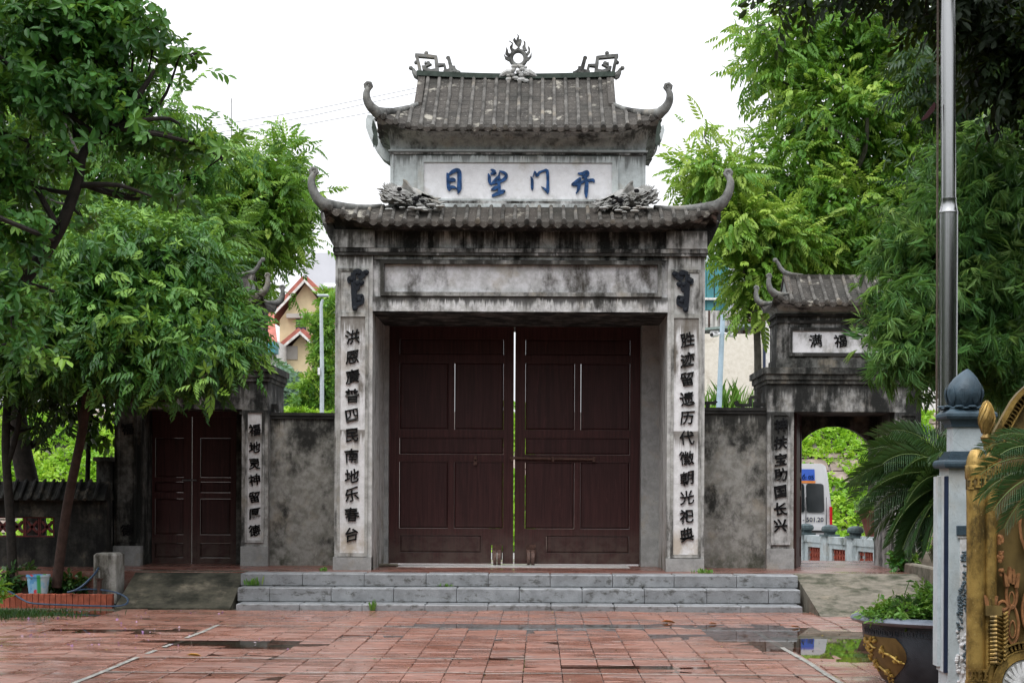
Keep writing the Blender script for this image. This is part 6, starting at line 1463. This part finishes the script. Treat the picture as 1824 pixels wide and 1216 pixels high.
# --- cycads
def cycad(label, cx, cy_, cz_, fr, L=1.05, trunk=.8, seed=1, sc=1.0, dens=44):
    rn = random.Random(seed); t_ = thing('cycad', label, 'cycad', (cx, cy_, cz_-trunk))
    k_t = .5+.5*sc; m = MB(); m.lathe([(.15*k_t, 0), (.14*k_t, .1)]+[(.105*k_t*(1+.13*(q_ % 2)), .15+(trunk-.2)*q_/16) for q_ in range(16)]+[(.10*k_t, trunk), (.02, trunk+.05)] if trunk > .3 else [(.02, 0), (.03, trunk*.5), (.01, trunk+.01)], (cx, cy_, cz_-trunk), 14); m.build('trunk', M_bark, t_, smooth=True)
    for az_, el, Lf in fr:
        Lf *= L; pts = []; d = Vector((math.cos(az_)*math.cos(el), math.sin(az_)*math.cos(el), math.sin(el))); p = Vector((cx, cy_, cz_)); step = Lf/14
        for i in range(15):
            pts.append(p.copy()); d = (d+Vector((0, 0, -.034-.014*i*.6))).normalized(); p = p+d*step
        mr = MB().tube(pts, list(np.linspace(.008, .002, 15)), 5)
        fo_ = mr.build('frond', plain('cycad_rachis', (.10, .15, .04), .5) if 'cycad_rachis' not in bpy.data.materials else bpy.data.materials['cycad_rachis'], t_, smooth=True)
        PP = []; DD = []; SS = []
        rl = rn.choice((-1, 1))*rn.uniform(.35, 1.15)
        for i in range(dens):
            u = .12+.88*i/dens; k = u*14; i0 = min(13, int(k)); q = pts[i0].lerp(pts[i0+1], k-i0); tg = (pts[i0+1]-pts[i0]).normalized(); sd = tg.cross(Vector((0, 0, 1))).normalized(); upv = sd.cross(tg); sd, upv = sd*math.cos(rl)+upv*math.sin(rl), upv*math.cos(rl)-sd*math.sin(rl)
            for s in (-1, 1):
                dd = sd*s*.95+tg*(.45+.5*u)+upv*(.30+rn.gauss(0, .04)); PP.append(tuple(q)); DD.append(tuple(dd)); SS.append((.55+.5*math.sin(PI*min(1, u*.86+.12)))*sc*rn.uniform(.92, 1.05))
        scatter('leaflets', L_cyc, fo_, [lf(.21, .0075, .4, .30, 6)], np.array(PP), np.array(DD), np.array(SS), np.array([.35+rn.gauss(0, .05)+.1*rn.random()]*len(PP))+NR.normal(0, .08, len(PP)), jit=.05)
rn = random.Random(2); c = P(1712, 858, 14.0)
fr = [(PI+.0, .75, 1.05), (PI-.25, .45, 1.12), (PI+.3, .35, 1.1), (PI+.1, .12, 1.05), (PI-.45, .9, 1.0), (PI+.5, .65, 1.05), (PI+.55, -.05, 1.1), (PI+.25, -.2, 1.0), (PI-.1, -.1, 1.0), (PI+.8, .3, 1.05), (PI+.9, -.3, 1.0), (PI-.55, .2, 1.05), (PI-.8, .6, 1.0), (PI+1.1, .7, 1.0), (PI+.05, .5, 1.15), (PI+.4, -.45, .95), (PI-.3, -.35, .9), (PI+1.2, 0, 1.0), (PI+.15, 1.0, .9), (PI-.05, .3, 1.1), (PI+.65, -.6, .85), (PI+.2, -.5, .9)] + [(rn.uniform(-1.7, 1.7), rn.uniform(-.2, 1.0), 1.0) for _ in range(9)]
fr += [(a+rn.gauss(0, .16), e+rn.gauss(0, .14), l*rn.uniform(.85, 1.02)) for a, e, l in fr[:8]]
cycad('large dark cycad with arching feathery fronds growing from the round slate pot', c[0], c[1], c[2], fr, .9, trunk=c[2]-.45, seed=3, dens=38)
c = P(1915, 838, 9.6)
fr = [(PI+.0, .45, 1.0), (PI+.2, .05, 1.0), (PI-.2, .2, 1.0), (PI+.1, -.25, .95), (PI+.35, .65, .95), (PI-.4, .7, 1), (PI+.6, -.1, .9), (PI+.05, .85, .9)] + [(rn.uniform(-1.6, 1.6), rn.uniform(-.2, .9), 1.0) for _ in range(8)]
cycad('cycad with pale frond tips reaching in from the right edge before the gold screen', c[0], c[1], c[2], fr, .60, trunk=c[2]-.02, seed=7, sc=.60, dens=36)

# --- unseen tree belt added at the sides and behind the viewpoint to block horizon light
bp_ = []
for k in range(5200):
    u = NR.random()
    if u < .42: x, y = NR.uniform(-34, 34), -20+NR.normal(0, 2.2)
    elif u < .71: x, y = -27+NR.normal(0, 2.0), NR.uniform(-20, 22)
    else: x, y = 27+NR.normal(0, 2.0), NR.uniform(-20, 22)
    top = 9.5+2.2*math.sin(x*.45+1)+1.6*math.sin(y*.5+x*.2); bp_.append((x, y, top*NR.random()**.75))
bp_ = np.array(bp_); bd_ = NR.normal(0, 1, bp_.shape)
o = scatter('added_tree_belt', L_dark, None, [t_whorl(7, 1.25, .7, 35), t_alt(5, 1.0, .6, .9)], bp_, bd_, NR.uniform(.8, 1.4, len(bp_)), NR.normal(.5, .2, len(bp_)), org=(0, 0, 0)); o['kind'] = 'stuff'
# --- small plants
def tuft(name, label, cat, x, y, D, n, h, w=.012, mat=None, z=None, spread=.1, kind=None, sp=None, fl=.35):
    p = P(x, y, D); z0 = z if z is not None else p[2]; Ps = np.zeros((n, 3)); Ps[:, 0] = p[0]+NR.normal(0, spread, n); Ps[:, 1] = D+NR.normal(0, (sp or spread*.6), n); Ps[:, 2] = z0
    Ds = NR.normal(0, fl, (n, 3)); Ds[:, 2] = 1
    o = scatter(name, mat or L_grass, None, [lf(h, w, .2, .25, 6), lf(h*.8, w, .2, -.2, 6)], Ps, Ds, NR.uniform(.5, 1.1, n), NR.normal(.5, .2, n), org=(p[0], D, z0)); meta(o, label, cat, kind=kind); return o
tuft('weed', 'small green weed sprouting on the terrace edge at the foot of the right couplet pillar', 'weed', 1258, 1018, 24.4, 40, .09, .035, z=PZ, spread=.07)
tuft('weed', 'tiny weed in the joint under the top step, left of the centre of the stairs', 'weed', 796, 1041, 23.74, 22, .06, .02, z=.30, spread=.05, sp=.01)
tuft('weed', 'thin upright weed growing beside the bottom step block left of centre', 'weed', 664, 1088, 22.86, 26, .17, .02, z=.0, spread=.02, sp=.01, fl=.15)
tuft('weed', 'weed on the terrace near the wall left of the main gate', 'weed', 577, 1013, 24.5, 20, .09, .03, z=PZ, spread=.04)
tuft('weed', 'weed hanging over the left end of the top stone step', 'weed', 452, 1042, 23.7, 36, .16, .03, z=.30, spread=.06, sp=.01)
o = tuft('lawn_corner', None, None, -10, 1108, 21.6, 2600, .10, .012, L_dark, z=0, spread=.5, sp=.35, kind='stuff')
tuft('tall_grass', 'tall reed-like grass in front of the cream wall right of the main gate', 'grass', 1297, 726, 55, 120, 1.3, .055, L_grass, z=4.3, spread=.5, sp=.2, fl=.22)
tuft('tall_grass', 'low fringe of grass at the left foot of the cream wall', 'grass', 1262, 726, 55, 40, .8, .05, L_grass, z=4.3, spread=.22, sp=.2, fl=.25)
def bush(name, label, cat, lobes, tm, mat, n, per, spread, rz, z0, kind=None, **kw):
    Ps, Ds, Ts, tw = lobes_pts(lobes, rz, n, per, spread, **kw); c = P(lobes[0][0], lobes[0][1], lobes[0][2])
    o = scatter(name, mat, None, tm, Ps, Ds, NR.uniform(.7, 1.15, len(Ps)), Ts, org=(c[0], c[1], z0)); meta(o, label, cat, kind=kind); return o
sm = [t_alt(4, .055, .028, .07), t_whorl(5, .05, .025)]
bush('pot_plants', 'mixed low green plants and weeds filling the round slate pot under the cycad', 'plants', [(1590, 1090, 13.8, 36, 8), (1640, 1086, 13.8, 34, 12), (1664, 1070, 13.8, 16, 26), (1690, 1066, 13.9, 24, 28), (1562, 1094, 13.8, 16, 4, .6), (1620, 1080, 13.8, 14, 8)], sm, L_grass, 420, 4, .03, .35, .57, down=.0, up=.35)
cc_ = P(1618, 1084, 13.6)
cycad('tiny dark cycad seedling among the weeds in the round slate pot', cc_[0], cc_[1], cc_[2], [(PI+.1, .9, 1), (PI-.2, .5, 1), (PI+.3, 1.2, .9), (.5, 1.1, .7), (-.4, .8, .6)], .17, trunk=.04, seed=5, sc=.34, dens=14)
m = MB(); m.tube([P(1607, 1085, 13.7), P(1612, 1056, 13.7), P(1619, 1036, 13.7)], [.004, .004, .003], 5); m.tube([P(1614, 1035, 13.7), P(1621, 1033.5, 13.7), P(1628, 1035, 13.7)], [.004, .011, .004], 6)
meta(m.build('flower_stalk', L_grass, None, P(1607, 1085, 15.1)), 'slim stalk with a yellow bud standing up from the round slate pot', 'flower')
bush('bedding_plant', 'low leafy plants along the garden wall behind the brick edging, left of the bucket', 'plants', [(25, 1035, 24.4, 28, 14), (38, 1028, 24.5, 14, 12)], [t_alt(4, .09, .05, .1)], L_dark, 60, 4, .05, .2, .13, up=.3)
bush('bedding_plant', 'low leafy plants in the bed between the bucket and the tap post', 'plants', [(122, 1042, 24.2, 24, 10), (105, 1045, 24.2, 12, 8)], [t_alt(4, .09, .05, .1)], L_dark, 46, 4, .05, .2, .13, up=.3)
bush('bedding_plant', 'bright leaf sprig poking in at the left picture edge above the brick edging', 'plants', [(0, 1045, 21, 10, 9), (-4, 1065, 21, 8, 6)], [t_alt(4, .09, .05, .1)], L_bright, 14, 3, .04, .1, .3, up=.3)
bush('potted_greens', 'bright green plant growing in the terracotta pot', 'plants', [(1556, 905, 31.5, 26, 12), (1556, 898, 31.5, 16, 12)], [t_whorl(6, .12, .03)], L_grass, 130, 4, .06, .25, 1.3, up=.5)
bush('wall_plant', 'small leafy plant at the foot of the low concrete wall near the cycad', 'plants', [(1610, 1000, 25.3, 11, 14), (1610, 992, 25.3, 8, 8)], [t_alt(4, .09, .06, .1)], L_mid, 24, 4, .05, .12, .5, up=.3)
bush('hedge_top', 'clipped creeper topping the embankment behind the left screen wall', 'hedge', [(500, 737, 45.5, 30, 2.5), (550, 737, 45.5, 40, 3)], [t_alt(4, .12, .06, .1)], L_creep, 90, 4, .06, .3, 4.0, up=.1)

# --- litter on the wet paving
pos = []; rn = random.Random(31)
for i in range(520):
    y = rn.uniform(13.2, 22.7); x = rn.uniform(-6.2*y/20, 5.6*y/20); pos.append((x, y, max(hgt(x, y), 0)+.008))
pos = np.array(pos); dd = NR.normal(0, 1, pos.shape); dd[:, 2] *= .1
L_lit = leafmat('litter_bits', [(0, (.03, .018, .012)), (.55, (.09, .05, .025)), (.8, (.28, .22, .06)), (1, (.40, .35, .15))], .05, .8)
o = scatter('fallen_litter', L_lit, None, [lf(.03, .016, .3, .1, 6), lf(.022, .018, .3, .1, 6)], pos, dd, NR.uniform(.5, 1.3, len(pos)), NR.normal(.35, .3, len(pos)), org=(0, 18, 0), jit=.1); o['kind'] = 'stuff'
pos = []
for i in range(110):
    y = rn.uniform(17, 22.7); x = X_(rn.gauss(170, 170), 1100, y); pos.append((x, y, max(hgt(x, y), 0)+.012))
pos = np.array(pos); dd = NR.normal(0, 1, pos.shape); dd[:, 2] = .15
L_pet = leafmat('fallen_petal', [(0, (.30, .13, .38)), (.6, (.50, .32, .52)), (1, (.7, .6, .68))], .2, .6)
o = scatter('fallen_petals', L_pet, None, [t_whorl(4, .02, .016, 30), lf(.026, .018, .4, .2, 6)], pos, dd, NR.uniform(.5, 1.2, len(pos)), NR.normal(.4, .3, len(pos)), org=(-5, 21, 0)); o['kind'] = 'stuff'
for (x, y, L, col, lab) in ((346, 1169, .16, 0, 'yellow-orange fallen leaf on the paving left, near the puddle and white line'), (1417, 1118, .13, 1, 'red-orange fallen leaf at the far edge of the right puddle'), (1191, 1109, .2, 1, 'long rusty fallen leaf on the paving below the steps, right of centre'), (1270, 1112, .12, 1, 'small rusty curled leaf on the paving near the right part of the steps'), (712, 1087, .14, 0, 'pale orange fallen leaves against the bottom step left of centre'), (668, 1176, .05, 2, 'small green fallen leaf on the paving left of centre')):
    D = 4785/(y-ROLL*(x-VX)-VY); p = P(x, y, D)
    o = scatter('fallen_leaf', leafmat('fallen_leaf_%s' % ('orange', 'rust', 'green')[col], [(0, ((.45, .22, .04), (.36, .09, .03), (.10, .25, .05))[col]), (1, ((.5, .28, .07), (.42, .13, .04), (.14, .3, .06))[col])], .1, .6), None, [lf(L, L*.42, .35, .1, 6)], np.array([[p[0]-L/2, D, .02]]), np.array([[1., .2, 0]]), np.array([1.]), np.array([.5]), org=(p[0], D, 0), jit=.0); meta(o, lab, 'leaf')
